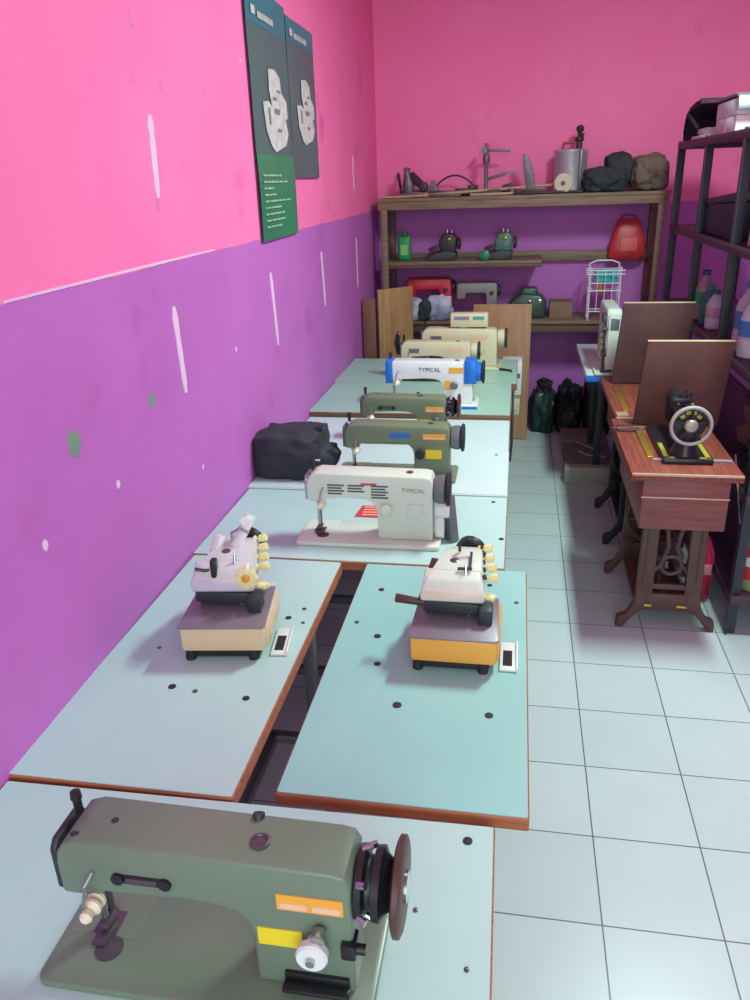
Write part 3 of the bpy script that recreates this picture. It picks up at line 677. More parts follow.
# middle shelf -------------------------------------------------------------
ZM = 1.27
t = thing('green_bottle', 'green plastic bottle at the left end of the middle shelf', 'bottle', (-1.085, 2.46, ZM))
obj('bottle_body', B().box((0, 0, .085), (.095, .06, .17), .02, seg=4), mat('green_plastic', (20, 150, 72), .35), t)
obj('bottle_neck', B().lathe([(.03, .165), (.022, .18), (.018, .182), (.018, .2), (0, .2)]), mat('dark_green_plastic', (16, 104, 56), .4), t)
obj('bottle_label', B().mm(-.025, .025, -.0315, -.029, .04, .11), mat('pale_green_label', (130, 190, 120), .5), t)
DGREEN = mat('dark_green_enamel', (52, 78, 66), .35, var=.2)
def old_overlock(label, loc, m, m2, flip=1):
    t = thing('old_overlock_machine', label, 'overlock machine', loc, 0, 'old machines on the middle shelf')
    obj('base', B().prism([(-.13 * flip, 0), (.09 * flip, 0), (.1 * flip, .05), (.03 * flip, .07), (-.08 * flip, .045)], 'xz', -.08, .08, .008), m, t)
    obj('head', B().prism([(-.02 * flip, .05), (.09 * flip, .05), (.1 * flip, .15), (.06 * flip, .185), (.0, .175), (-.03 * flip, .13)], 'xz', -.05, .06, .014), m2, t)
    obj('presser_arm', B().bar((-.03 * flip, -.03, .1), (-.1 * flip, -.03, .07), .02, .025, .004), DARKI, t)
    obj('handwheel', B().lathe([(0, 0), (.035, 0), (.042, .005), (.042, .018), (.02, .026), (0, .026)], (.1 * flip, 0, .11), (flip, 0, 0), 24), DARKI, t)
    obj('thread_guide', B().cyl((.03 * flip, 0, .18), (.03 * flip, 0, .205), .007).cyl((.06 * flip, 0, .17), (.06 * flip, 0, .2), .006), CHROME, t)
    obj('brass_knob', B().lathe([(0, 0), (.014, 0), (.012, .012), (0, .016)], (.045 * flip, -.052, .14), (0, -1, 0), 18), mat('brass', (190, 150, 70), .3, .9), t)
    return t
old_overlock('dark old overlock head beside the green bottle on the middle shelf', (-.81, 2.48, ZM), STEEL_D, DARKI)
o2 = old_overlock('green old overlock head further right on the middle shelf', (-.42, 2.48, ZM), STEEL_D, mat('sea_green_enamel', (70, 112, 96), .35, var=.15))
obj('green_motor', B().lathe([(0, 0), (.03, 0), (.035, .006), (.035, .05), (.02, .058), (0, .058)], (-.09, -.085, .036), (0, -1, 0), 24), mat('green_enamel_bright', (40, 130, 84), .4), o2)
RBAG = mat('red_plastic_bag', (196, 52, 58), .4, rgb2=(168, 36, 52), scale=6, bump=.3, bscale=20)
t = thing('red_bag', 'red plastic bag hanging on the back rail at the right of the middle shelf', 'bag', (.47, 2.65, 1.235))
obj('bag_body', B().loft([[(math.copysign(abs(math.cos(a)) ** .6, math.cos(a)) * w_, math.copysign(abs(math.sin(a)) ** .7, math.sin(a)) * d_ , z_ ) for a in [2 * PI * i / 20 for i in range(20)]]
    for z_, w_, d_ in [(0, .10, .03), (.02, .125, .045), (.08, .125, .05), (.14, .115, .045), (.2, .095, .035), (.25, .08, .022), (.27, .075, .012)]]), RBAG, t)
obj('bag_print', B().mm(-.05, .06, -.052, -.046, .06, .15, .002), mat('pale_red_print', (214, 96, 90), .5), t)
obj('bag_handle', B().tube([(-.05, 0, .26), (-.045, .02, .29), (0, .045, .30), (.045, .02, .29), (.05, 0, .26)], .006), RBAG, t)

# lower shelf --------------------------------------------------------------
ZL = .858
def small_machine(label, loc, m, k=1.0, base=True, group='old machines on the lower shelf'):
    t = thing('portable_machine', label, 'sewing machine', loc, 0, group)
    t.scale = (k, k, k)
    obj('body', B().prism([(-.17, .27), (-.17, .15), (-.1, .15), (-.09, .2), (.07, .2), (.08, .17), (.08, .03), (.17, .03), (.17, .27), (.15, .285), (-.15, .285)], 'xz', -.05, .05, .012), m, t)
    if base: obj('base', B().mm(-.19, .19, -.08, .08, 0, .035, .008), m, t)
    obj('needle_bar', B().cyl((-.135, 0, .15), (-.135, 0, .06), .006), CHROME, t)
    obj('handwheel', B().lathe([(0, 0), (.04, 0), (.045, .006), (.045, .02), (.03, .028), (0, .028)], (.17, 0, .22), (1, 0, 0), 28), STEEL_D, t)
    obj('stitch_dial', B().lathe([(0, 0), (.018, 0), (.016, .012), (0, .014)], (.125, -.05, .2), (0, -1, 0), 20), STEEL_D, t)
    return t
small_machine('red portable machine at the left of the lower shelf, above a draped cloth', (-.92, 2.57, ZL), mat('red_enamel', (214, 38, 62), .35), .98)
small_machine('grey portable machine in the middle of the lower shelf', (-.57, 2.55, ZL), mat('mouse_grey_enamel', (146, 140, 138), .4), .86)
t = thing('green_overlock', 'dark green overlock machine on the lower shelf left of the wire rack', 'overlock machine', (-.21, 2.52, ZL))
obj('body', B().prism([(-.15, .0), (.13, .0), (.14, .12), (.1, .165), (-.04, .18), (-.1, .13), (-.16, .06)], 'xz', -.08, .08, .022), DGREEN, t)
obj('cloth_plate', B().mm(-.19, -.05, -.1, .02, .05, .062, .003), STEEL_G, t)
obj('head_cover', B().prism([(-.07, .13), (.08, .13), (.07, .21), (-.03, .215)], 'xz', -.05, .06, .015), DGREEN, t)
obj('knob', B().lathe([(0, 0), (.015, 0), (.013, .014), (0, .016)], (.09, -.08, .125), (0, -1, 0), 18).lathe([(0, 0), (.01, 0), (.01, .01), (0, .012)], (.02, -.08, .12), (0, -1, 0), 16), CHROME, t)
t = thing('white_cap', 'blue-white cloth draped on the front of the lower shelf', 'cloth', (-.93, 2.385, ZL))
t.name = 'draped_cloth'
WC = mat('blue_white_cloth', (196, 202, 222), .8, rgb2=(120, 126, 150), scale=9, bump=.3, bscale=15)
obj('cloth', B().blob((-.09, 0, 0), (.17, .1, .17), .2, 1.8, 5, 4, .25).blob((.1, 0, 0), (.2, .1, .18), .2, 1.7, 15, 4, .3), WC, t)
obj('dark_fold', B().blob((.0, -.015, .0), (.11, .1, .165), .2, 1.6, 8, 4, .25), CLOTH_D, t)
o = obj('cardboard_box', B().mm(-.08, .08, -.09, .09, 0, .11, .003).mm(-.08, .08, -.092, .0, .1095, .113), wood('brown_cardboard', (140, 112, 92), (122, 96, 80), .8)); tag(o, 'small brown cardboard box between the green overlock and the wire rack', 'box', loc=(.03, 2.55, ZL))
t = thing('wire_rack', 'white wire rack holding a cyan packet, at the right of the lower shelf', 'wire rack', (.31, 2.42, ZL))
b = B()
for z, hw in ((.06, .1), (.2, .11), (.31, .125), (.335, .125)):
    b.tube([(-hw, -.06, z), (hw, -.06, z), (hw, .06, z), (-hw, .06, z), (-hw, -.06, z)], .0045)
for x in (-.1, .1):
    b.tube([(x, -.06, 0), (x, -.06, .345), (x, -.05, .355)], .0055); b.tube([(x, .06, 0), (x, .06, .37)], .0055)
for x in (-.05, 0, .05): b.tube([(x, -.06, .06), (x, -.06, .335)], .003); b.tube([(x, -.06, .2), (x, .06, .2)], .003)
b.tube([(-.1, .06, .37), (-.05, .06, .39), (.05, .06, .39), (.1, .06, .37)], .0055)
obj('wire_frame', b, mat('white_coated_wire', (226, 220, 232), .4), t)
o = obj('packet', B().mm(-.06, .05, -.03, .03, 0, .085, .006).mm(.05, .09, -.02, .03, 0, .08, .004), mat('cyan_packet', (42, 196, 196), .4)); tag(o, 'cyan packet held in the white wire rack', 'packet', loc=(.305, 2.42, ZL + .2535))
o = obj('orange_spool', B().lathe([(.03, 0), (.03, .006), (.02, .008), (.02, .04), (.03, .042), (.03, .048), (0, .048)], n=20), mat('orange_thread', (220, 140, 60), .7)); tag(o, 'orange thread spool on the lower level of the white wire rack', 'spool', loc=(.29, 2.43, ZL + .1925))
# shelf for the packet: cross wires
b = B()
for x in (-.08, -.04, 0, .04, .08): b.tube([(x, -.062, .25), (x, .062, .25)], .0035)
b.tube([(-.1, -.06, .25), (.1, -.06, .25)], .0035); b.tube([(-.1, .06, .25), (.1, .06, .25)], .0035)
obj('rack_level', b, MATS['white_coated_wire'], t)

# ------------------------------------------------------------------ boards
PLY = wood('tan_plywood', (186, 144, 108), (172, 128, 94), .6, (14, 14, 1.2))
PLY2 = wood('yellow_plywood', (176, 138, 92), (152, 116, 76), .6, (14, 14, 1.2))
PLY3 = wood('brown_plywood', (122, 78, 62), (104, 64, 54), .6, (14, 14, 1.2))
o = obj('plywood_sheet', B().box((0, 0, .49), (.405, .02, .975), .002), PLY); tag(o, 'tan plywood sheet standing upright behind the last table, before the shelf', 'board', 'plywood sheets near the back', (-.378, 2.285, .003)); o.rotation_euler = (-.03, 0, 0)
o = obj('plywood_sheet', B().box((0, 0, .565), (.285, .018, 1.13), .002), PLY2); tag(o, 'yellowish plywood sheet turned at an angle in the left corner', 'board', 'plywood sheets near the back', (-1.10, 2.06, .0), .75)
o = obj('plywood_sheet', B().box((0, 0, .545), (.085, .018, 1.09), .002), PLY3); tag(o, 'narrow dark brown plywood strip against the wall in the left corner', 'board', 'plywood sheets near the back', (-1.247, 1.86, .0), .1)

# ------------------------------------------------------------------ things on the floor at the back
DKBAG = mat('black_nylon', (24, 26, 34), .6, var=.3, scale=10, bump=.3, bscale=20)
DKGRN = mat('bottle_green_nylon', (30, 58, 52), .6, var=.3, scale=10, bump=.3, bscale=20)
t = thing('floor_bag', 'dark green bag with a pale hoop handle, beside the plywood sheet on the floor', 'bag', (-.06, 2.54, 0), 0, 'dark bags on the floor under the shelf')
obj('bag_body', B().blob((0, 0, 0), (.2, .26, .34), .2, 1.8, 2, 4, .4), DKGRN, t)
obj('bag_top', B().blob((0.01, 0, .27), (.12, .14, .13), .3, 2, 5, 4, .3), DKBAG, t)
obj('hoop_handle', B().tube([(-.06 + .0 * i, -.1, .2) if i == 0 else (.07 * math.cos(PI - PI * i / 12), -.09, .22 + .08 * math.sin(PI * i / 12)) for i in range(13)], .008), mat('pale_blue_strap', (150, 168, 190), .5), t)
t = thing('floor_bag', 'slumped black bag in the middle of the floor under the shelf', 'bag', (.13, 2.52, 0), 0, 'dark bags on the floor under the shelf')
obj('bag_body', B().blob((0, 0, 0), (.2, .3, .38), .25, 1.9, 7, 4, .35), DKBAG, t)
obj('bag_pocket', B().blob((.0, -.12, .05), (.13, .09, .16), .2, 2, 3, 4, .4), DKBAG, t)
t = thing('backpack', 'tall black backpack with a small grey patch, right of the slumped bag', 'backpack', (.335, 2.5, 0), 0, 'dark bags on the floor under the shelf')
obj('bag_body', B().blob((0, 0, 0), (.21, .28, .47), .12, 1.7, 11, 4, .55), DKBAG, t)
obj('patch', B().mm(-.035, .03, -.145, -.125, .36, .41, .003), mat('grey_patch', (140, 140, 146), .6), t)
obj('pocket', B().blob((0, -.13, .03), (.16, .07, .2), .15, 2, 13, 4, .5), DKBAG, t)
obj('shoulder_strap', B().tube([(-.06, -.1, .43), (-.04, -.11, .49), (.02, -.11, .5), (.06, -.1, .44)], .012), DKBAG, t)
# low wooden bench
GW = wood('grey_weathered_wood', (128, 118, 112), (108, 98, 94), .7)
PW = wood('pale_grey_wood', (172, 168, 156), (150, 146, 138), .7)
t = thing('low_bench', 'low grey wooden bench on the floor with loose cables, right of the aisle', 'bench', (.22, 1.72, 0))
obj('top_plank', B().mm(-.16, .15, .22, .52, .085, .11, .004), GW, t)
obj('middle_plank', B().mm(-.155, .15, -.25, .21, .075, .098, .004), mat('grey_mat', (112, 106, 112), .8), t)
obj('front_plank', B().mm(-.165, .14, -.33, -.255, .0, .11, .005), PW, t)
for x in (-.13, .12):
    obj('leg', B().mm(x - .02, x + .02, .1, .45, 0, .07, .003), GW, t)
o = obj('cable', B().tube([(-.06, .2, .0), (-.03, .13, .01), (.02, .08, .004), (.05, .0, .008), (.07, -.08, .006)], .007).tube([(-.06, .0, .003), (-.02, -.08, .008), (.05, -.1, .004), (.1, -.12, .005)], .006), mat('dirty_white_cable', (176, 166, 160), .6)); tag(o, 'loose white cable lying on the low grey bench', 'cable', loc=(.22, 1.72, .105))

# ------------------------------------------------------------------ treadle tables
REDW = wood('red_brown_veneer', (140, 72, 54), (114, 54, 42), .45, (30, 2, 30))
REDW2 = wood('dull_red_veneer', (138, 78, 72), (118, 64, 62), .5, (2, 30, 30))
DKW = wood('dark_mahogany', (90, 46, 42), (76, 38, 36), .55, (2, 30, 3))
BRIRON = mat('brown_cast_iron', (92, 66, 64), .5, .2, var=.15)
BKIRON = mat('black_cast_iron', (34, 34, 42), .5, .2, var=.15)
BRASS = mat('brass_strip', (214, 176, 78), .3, .8)
PALEEDGE = mat('worn_pale_edge', (206, 180, 150), .5)
def end_frame(iron, parent, y, x0, x1, zt):
    # cast iron end: two uprights, cross bars, scrolls and splayed feet, as one casting
    b = B(); c = (x0 + x1) / 2; hw = (x1 - x0) / 2
    for s in (-1, 1):
        b.prism([(c + s * (hw * .86), zt), (c + s * (hw * .42), zt), (c + s * hw * .44, .16), (c + s * hw * .90, .16)], 'xz', y - .016, y + .016, .004)
        b.prism([(c + s * hw * .55, .17), (c + s * hw * .85, .19), (c + s * hw * .93, .12), (c + s * hw * 1.12, .065), (c + s * hw * 1.36, .05), (c + s * hw * 1.38, .0), (c + s * hw * 1.2, .0), (c + s * hw * 1.06, .03), (c + s * hw * .82, .075), (c + s * hw * .5, .1)], 'xz', y - .018, y + .018, .005)
        b.tube([(c + s * hw * .46, y, .5), (c + s * hw * .2, y, .47), (c + s * hw * .12, y, .38), (c + s * hw * .3, y, .30), (c + s * hw * .46, y, .27)], .009)
        b.prism([(c + s * hw * .70, zt - .06), (c + s * hw * .74, zt - .06), (c + s * hw * .76, .22), (c + s * hw * .70, .22)], 'xz', y - .021, y + .021, .002)
    b.mm(c - hw * .8, c + hw * .8, y - .016, y + .016, .09, .17, .006)
    b.mm(c - hw * .78, c + hw * .78, y - .016, y + .016, zt - .035, zt, .004)
    b.mm(c - hw * .5, c + hw * .5, y - .013, y + .013, .19, .215, .004)
    b.torus((c, y, .30), (0, 1, 0), hw * .28, .009, 24, 8)
    f = obj('end_frame', b, iron, parent)
    return f
def treadle(label, org, x0, x1, y0, y1, iron, feet, lid, ztop=.76, has_drawer=True, top_m=None):
    t = thing('treadle_table', label, 'sewing table', (org[0], org[1], 0), 0, 'treadle sewing tables along the rack')
    ox, oy = org; top_m = top_m or REDW
    X0, X1, Y0, Y1 = x0 - ox, x1 - ox, y0 - oy, y1 - oy
    obj('tabletop', B().mm(X0, X1, Y0, Y1, ztop - .03, ztop, .006), top_m, t)
    obj('edge_trim', B().mm(X0 + .004, X1 - .004, Y0 - .0015, Y0 + .004, ztop - .008, ztop + .001, .001), PALEEDGE, t)
    obj('apron', B().mm(X0 + .05, X1 - .04, Y0 + .02, Y1 - .06, ztop - .235, ztop - .03, .004), REDW2, t)
    obj('apron_trim', B().mm(X0 + .047, X1 - .037, Y0 + .016, Y0 + .024, ztop - .105, ztop - .099, .001), PALEEDGE, t)
    zt = ztop - .22
    for fy in feet: end_frame(iron, t, fy - oy, X0 + .075, X1 - .04, zt)
    fa, fb = feet[0] - oy, feet[1] - oy; cx = (X0 + X1) / 2
    obj('treadle_plate', B().mm(cx - .11, cx + .11, fa + .06, fb - .06, .1, .115, .004).bar((cx, fa, .107), (cx, fb, .107), .016, .016), iron, t)
    b = B().torus((cx + .03, fb - .07, .34), (0, 1, 0), .14, .012)
    for i in range(3):
        a = i * PI / 3 + .2; b.cyl((cx + .03 - .14 * math.cos(a), fb - .07, .34 - .14 * math.sin(a)), (cx + .03 + .14 * math.cos(a), fb - .07, .34 + .14 * math.sin(a)), .007, n=10)
    obj('drive_wheel', b, iron, t)
    b = B().bar((cx, fa, .3), (cx, fb, .16), .012, .03).bar((cx, fa, .16), (cx, fb, .3), .012, .03); obj('cross_brace', b, iron, t)
    # raised lid
    ly, lz0, lz1, lx0, lx1, lm = lid
    lo = B().prism([(lx0 - ox, lz0), (lx1 - ox, lz0), (lx1 - ox + .03, lz1), (lx0 - ox + .03, lz1)], 'xz', ly - oy - .01, ly - oy + .01, .003); lid_o = obj('lid', lo, lm, t)
    obj('lid_edge', B().mm(lx0 - ox + .03, lx1 - ox + .03, ly - oy - .0105, ly - oy + .0105, lz1 - .002, lz1 + .003, .001), PALEEDGE, lid_o)
    return t, lid_o
t1, lid1 = treadle('nearest red-brown treadle table, on brown iron legs with a raised lid', (.385, -.08), .168, .572, -.46, .27, BRIRON, (-.29, .205), (.17, .765, 1.135, .25, .605, DKW))
obj('ruler_strip', B().mm(-.135, -.108, -.20, .17, .76, .768, .002), BRASS, t1, label='yellow ruler strip')
obj('front_strip', B().mm(-.12, .175, -.235, -.215, .76, .768, .002), mat('grey_strip', (150, 140, 148), .4), t1)
obj('hinge_board', B().mm(-.21, -.12, .14, .22, .757, .772, .003), DKW, t1)
obj('hinge_rod', B().tube([(-.235, .16, .772), (.0, .20, .772), (.1, .2, .772)], .004), CHROME, t1)
obj('keyhole_plate', B().mm(.02, .05, -.224, -.2205, .145, .155, .001).mm(-.09, -.06, -.232, -.2205, .11, .12, .001).mm(.04, .08, -.232, -.2205, .11, .12, .001), BRASS, t1)
t2, lid2 = treadle('second treadle table, on black iron legs, behind the nearest one', (.40, .70), .19, .60, .285, 1.10, BKIRON, (.535, 1.03), (.93, .765, 1.185, .235, .585, wood('dark_brown_lid', (82, 52, 48), (70, 42, 42), .6, (2, 30, 3))))
obj('ruler_strip', B().mm(-.165, -.135, -.33, .12, .76, .767, .002), BRASS, t2, label='yellow ruler strip')
obj('hinge_board', B().mm(-.205, -.15, -.41, -.35, .757, .77, .003), mat('pale_leather', (172, 140, 128), .6), t2)

# old black hand-wheel head in the nearest treadle
GOLD = mat('gold_decal', (176, 168, 60), .45, .2)
t = thing('treadle_machine', 'old black treadle machine head with chrome spoked handwheel', 'sewing machine', (.388, -.10, .76))
obj('bed', B().mm(-.09, .095, -.25, .22, .0, .022, .006), BLACK, t)
obj('bed_decal', B().mm(-.083, -.066, -.235, -.05, .0215, .0228).mm(-.083, -.045, -.24, -.22, .0215, .0228), GOLD, t)
obj('bed_decal', B().mm(.07, .088, -.235, -.05, .0215, .0228).mm(.045, .088, -.24, -.22, .0215, .0228), GOLD, t)
# column and arm run away from the wheel
def oval(y, z, rx, rz_): return [(rx * math.cos(2 * PI * i / 20), y, z + rz_ * math.sin(2 * PI * i / 20)) for i in range(20)]
b = B().loft([[(.04 * math.cos(2 * PI * i / 20), -.16 + .055 * math.sin(2 * PI * i / 20), z) if False else (r1 * math.cos(2 * PI * i / 20), -.16 + r2 * math.sin(2 * PI * i / 20), z) for i in range(20)] for z, r1, r2 in [(.02, .055, .06), (.05, .042, .05), (.10, .036, .045), (.16, .038, .05), (.195, .034, .05), (.21, .02, .03)]])
b.loft([oval(-.2, .16, .036, .036), oval(-.16, .163, .040, .042), oval(-.08, .165, .032, .034), oval(.05, .162, .029, .03), oval(.13, .16, .032, .04), oval(.165, .155, .028, .045), oval(.18, .15, .02, .036)])
b.prism([(.125, .06), (.175, .06), (.178, .17), (.125, .17)], 'yz', -.024, .024, .008)
obj('arm', b, BLACK, t)
obj('arm_decal', B().mm(-.02, .03, -.206, -.2035, .155, .172).mm(-.03, .03, -.1, -.06, .196, .199), GOLD, t)
b = B().cyl((0, .15, .06), (0, .15, .025), .006).cyl((.0, .13, .06), (0, .13, .03), .006); obj('needle_bar', b, CHROME, t)
b = B().torus((.0, -.232, .15), (0, 1, 0), .072, .0075, 40, 10)
hw = obj('handwheel', b, mat('satin_steel_rim', (176, 178, 172), .4, .3), t)
b = B()
for i in range(5):
    a = 2 * PI * i / 5 + .3; b.cyl((.022 * math.cos(a), -.232, .15 + .022 * math.sin(a)), (.07 * math.cos(a), -.232, .15 + .07 * math.sin(a)), .007, .005, 10)
obj('spokes', b, BLACK, hw)
obj('hub', B().lathe([(0, 0), (.026, 0), (.026, .012), (.02, .018), (0, .02)], (0, -.225, .15), (0, -1, 0), 28), mat('dull_nickel', (176, 168, 150), .35, .7), hw)
obj('wheel_back', B().lathe([(0, 0), (.06, 0), (.06, .008), (.0, .012)], (0, -.2, .15), (0, -1, 0), 28), BLACK, hw)
obj('wheel_decal', B().box((0.0, -.2125, .195), (.035, .002, .013), 0).box((-.03, -.2125, .18), (.016, .002, .012), 0, (0, -.6, 0)).box((.03, -.2125, .18), (.016, .002, .012), 0, (0, .6, 0)), GOLD, hw)
b = B().cyl((-.01, -.12, .2), (-.01, -.12, .26), .005).cyl((-.03, -.17, .2), (-.03, -.17, .232), .010).box((-.03, -.17, .235), (.075, .03, .025), .006).cyl((.0, -.17, .235), (.0, -.17, .262), .006).lathe([(.018, 0), (.018, .014), (0, .016)], (-.03, -.175, .247)); obj('bobbin_winder', b, BLACK, t)

# white machine table with the pale machine seen end-on
t = thing('white_machine_table', 'white-topped machine table with blue edge, behind the second treadle table', 'table', (.33, 1.5, 0))
obj('tabletop', B().mm(-.21, .24, -.375, .52, .728, .76, .005), LAM_B, t)
obj('edge_strip', B().mm(-.212, .242, -.381, -.374, .722, .758, .002), BLUE, t)
for y in (.0, .45):
    obj('leg_frame', B().mm(-.10, -.06, y - .02, y + .02, .0, .73, .003).mm(.16, .2, y - .02, y + .02, 0, .73, .003).mm(-.10, .2, y - .015, y + .015, .58, .61, .003), STEEL_D, t)
MINT = mat('mint_white_enamel', (206, 220, 206), .32, var=.05)
t = thing('end_view_machine', 'pale mint-white machine seen end-on beside the dark raised lid', 'sewing machine', (.222, 1.27, .76))
obj('bed', B().mm(-.06, .075, -.16, .34, 0, .016, .005), MINT, t)
obj('arm', B().prism([(-.14, .14), (-.14, .33), (-.11, .36), (.28, .355), (.3, .33), (.3, .016), (.18, .016), (.17, .22), (-.05, .24), (-.06, .14)], 'yz', -.012, .068, .014), MINT, t)
obj('face_plate', B().prism([(-.004, .02), (.058, .02), (.066, .30), (.05, .345), (.0, .345), (-.004, .3)], 'xz', -.152, -.138, .006), MINT, t, label='mint-white face plate')
obj('face_recess', B().prism([(.006, .25), (.052, .25), (.054, .31), (.008, .315)], 'xz', -.1545, -.151, .002), STEEL_G, t)
b = B()
for z in (.13, .165, .2, .235): b.lathe([(0, 0), (.012, 0), (.012, .006), (.006, .008), (.007, .022), (0, .024)], (-.012, -.1, z), (-1, -.3, 0), 16)
obj('tension_disc', b, BRASS, t)
obj('needle_bar', B().cyl((-.015, -.12, .33), (-.015, -.12, .03), .008).mm(-.03, .0, -.14, -.1, .10, .125, .004).mm(-.028, .0, -.15, -.1, .018, .024, .002), BROWN_P, t)
obj('side_guard', B().mm(-.03, -.012, -.13, -.02, .28, .33, .005).mm(-.035, .01, -.15, -.11, .25, .265, .003), GUN, t)
obj('presser_foot', B().mm(-.03, .03, -.165, -.15, .024, .034, .003), STEEL_D, t)

# ------------------------------------------------------------------ steel rack on the right
RK = mat('dark_slate_steel', (52, 58, 66), .5, .1, var=.15)
RKS = mat('dark_plum_shelf', (74, 52, 66), .55, var=.2)
RX0, RX1 = .63, 1.05; RYS = (-.30, .45, 1.2, 1.95)
t = thing('steel_rack', 'tall dark steel rack of shelves along the right side', 'shelf rack', (.84, .825, 0))
ox, oy = .84, .825
for y in RYS:
    for x in (RX0, RX1):
        s = 1 if x < .8 else -1
        b = B().mm(x - ox, x - ox + s * .04, y - oy - .003, y - oy + .003, 0, 2.02 if False else 1.965, .001).mm(x - ox - .002, x - ox + .004, y - oy - .02, y - oy + .02, 0, 1.965, .001)
        obj('post', b, RK, t)
for z in (.18, .62, 1.06, 1.5, 1.955):
    obj('shelf_board', B().mm(RX0 - ox + .003, RX1 - ox - .003, RYS[0] - oy - .02, RYS[-1] - oy + .02, z - .012, z, .002), RKS, t)
    b = B()
    for x in (RX0, RX1): b.mm(x - ox - .003, x - ox + .003, RYS[0] - oy - .02, RYS[-1] - oy + .02, z - .035, z + .004, .001)
    for y in (RYS[0], RYS[-1]): b.mm(RX0 - ox, RX1 - ox, y - oy - .022, y - oy - .017, z - .035, z + .004, .001)
    obj('shelf_rim', b, RKS, t)
obj('diagonal_brace', B().bar((RX0 - ox - .006, RYS[0] - oy - .0, .5), (RX0 - ox - .006, RYS[0] - oy + .2, .72), .006, .014), CHROME, t)
Z5, Z4, Z3, Z2, Z1 = 1.959, 1.50, 1.06, .62, .18
# top of the rack: papers, white boxes and a dark bag
CL_G = mat('grey_plastic_sheet', (120, 126, 132), .4, rgb2=(86, 92, 100), scale=6, bump=.2, bscale=8)
t = thing('folded_bag', 'dark bag arched over papers on top of the steel rack', 'bag', (.80, 1.15, Z5))
def band(pts, y0, y1, th):
    b = B(); n = len(pts); 
    o_ = [(p[0], p[1] + th) for p in pts]
    return b.prism(pts + o_[::-1], 'yz', y0, y1, .004)
obj('bag_side', band([(.80, .0), (.83, .06), (.80, .115), (.70, .15), (.56, .165), (.40, .172)], -.15, .1, .028), CLOTH_K, t)
obj('bag_strap', B().tube([(-.155, .72, .14), (-.158, .6, .12), (-.158, .48, .085), (-.156, .4, .06)], .009), CLOTH_K, t)
obj('bag_cover', band([(-.43, .09), (-.41, .135), (-.36, .148), (-.1, .149), (.05, .150), (.3, .168), (.5, .178), (.62, .165)], -.15, .2, .012), CL_G, t)
o = obj('paper_stack', B().box((0, 0, .008), (.24, .34, .016), .002, (0, 0, .06)).box((.01, .02, .022), (.22, .3, .012), .002, (0, 0, -.05)).box((.0, .06, .04), (.2, .22, .024), .002), mat('white_paper', (226, 230, 230), .7)); tag(o, 'loose stack of white papers on the left end of the rack top', 'papers', loc=(.765, 1.47, Z5))
o = obj('white_carton', B().mm(-.14, .2, -.2, .2, 0, .07, .003).mm(-.142, -.12, -.01, .01, 0, .071), mat('white_carton', (222, 226, 228), .6)); tag(o, 'lower white carton on top of the steel rack', 'box', 'white cartons on the rack top', (.80, .98, Z5))
o = obj('white_carton', B().mm(-.14, .2, -.2, .2, 0, .07, .003), MATS['white_carton']); tag(o, 'upper white carton stacked on the other white carton on the rack', 'box', 'white cartons on the rack top', (.80, .985, Z5 + .0712))
# shelf 4
t = thing('storage_crate', 'dark blue-black crate with sloped lid on the upper rack shelf', 'crate', (.80, .93, Z4))
obj('crate_body', B().prism([(-.32, 0), (.34, 0), (.35, .14), (-.34, .17)], 'yz', -.14, .16, .01), mat('navy_black_plastic', (36, 42, 62), .5, var=.2), t)
obj('lid', B().prism([(-.36, .173), (.37, .143), (.37, .16), (-.36, .21)], 'yz', -.15, .17, .005), mat('dark_grey_lid', (58, 52, 66), .5), t)
o = obj('cardboard_flap', B().box((0, 0, .08), (.012, .05, .16), .002, (0, .04, 0)), mat('dusty_pink_card', (150, 110, 120), .8)); tag(o, 'narrow pinkish card strip standing before the dark crate', 'card', loc=(.66, .535, Z4))
t = thing('cream_case', 'cream case with green panel on the upper rack shelf, cut by the frame', 'case', (.79, .20, Z4))
obj('case_body', B().mm(-.12, .14, -.15, .15, .0, .04, .006).mm(-.12, -.1, -.15, .15, .03, .15, .004).mm(-.12, .14, .13, .15, .03, .15, .004).mm(-.12, .14, -.15, -.13, .03, .15, .004), CREAM_Y, t)
obj('green_panel', B().blob((.02, 0, .03), (.24, .26, .18), .2, 2, 3, 4, .5), mat('grey_green_cloth', (86, 112, 96), .8), t)
obj('white_top', B().blob((.0, 0, .15), (.2, .24, .07), .2, 2, 3, 4, .4), WHITE, t)
# shelf 3 : bottles
def bottle(label, loc, r, h, m, capm, labm, group=None):
    t = thing('plastic_bottle', label, 'bottle', loc, 0, group)
    obj('bottle_body', B().lathe([(r * .8, 0), (r, .008), (r, h * .28), (r * .95, h * .3), (r, h * .32), (r, h * .62), (r * .85, h * .72), (r * .4, h * .88), (r * .38, h * .92), (0, h * .92)], n=26), m, t)
    obj('cap', B().lathe([(r * .45, 0), (r * .45, h * .09), (r * .3, h * .1), (0, h * .1)], (0, 0, h * .9), n=20), capm, t)
    obj('bottle_label', B().lathe([(r * 1.01, h * .34), (r * 1.015, h * .345), (r * 1.015, h * .58), (r * 1.01, h * .585)], n=26), labm, t)
    return t
G = 'plastic bottles on the rack shelf'
CLEAR = mat('milky_plastic', (186, 186, 196), .3); BLU = mat('blue_wrap', (60, 110, 176), .4); TEAL = mat('teal_plastic', (28, 100, 104), .4); GRC = mat('green_cap', (30, 150, 90), .4)
bottle('milky bottle with blue label, nearest on the rack shelf at the right edge', (.705, .20, Z3), .055, .27, CLEAR, BLU, BLU, G)
bottle('milky bottle with blue label, second along the rack shelf', (.72, .34, Z3), .06, .30, mat('grey_milky_plastic', (170, 164, 176), .3), BLU, BLU, G)
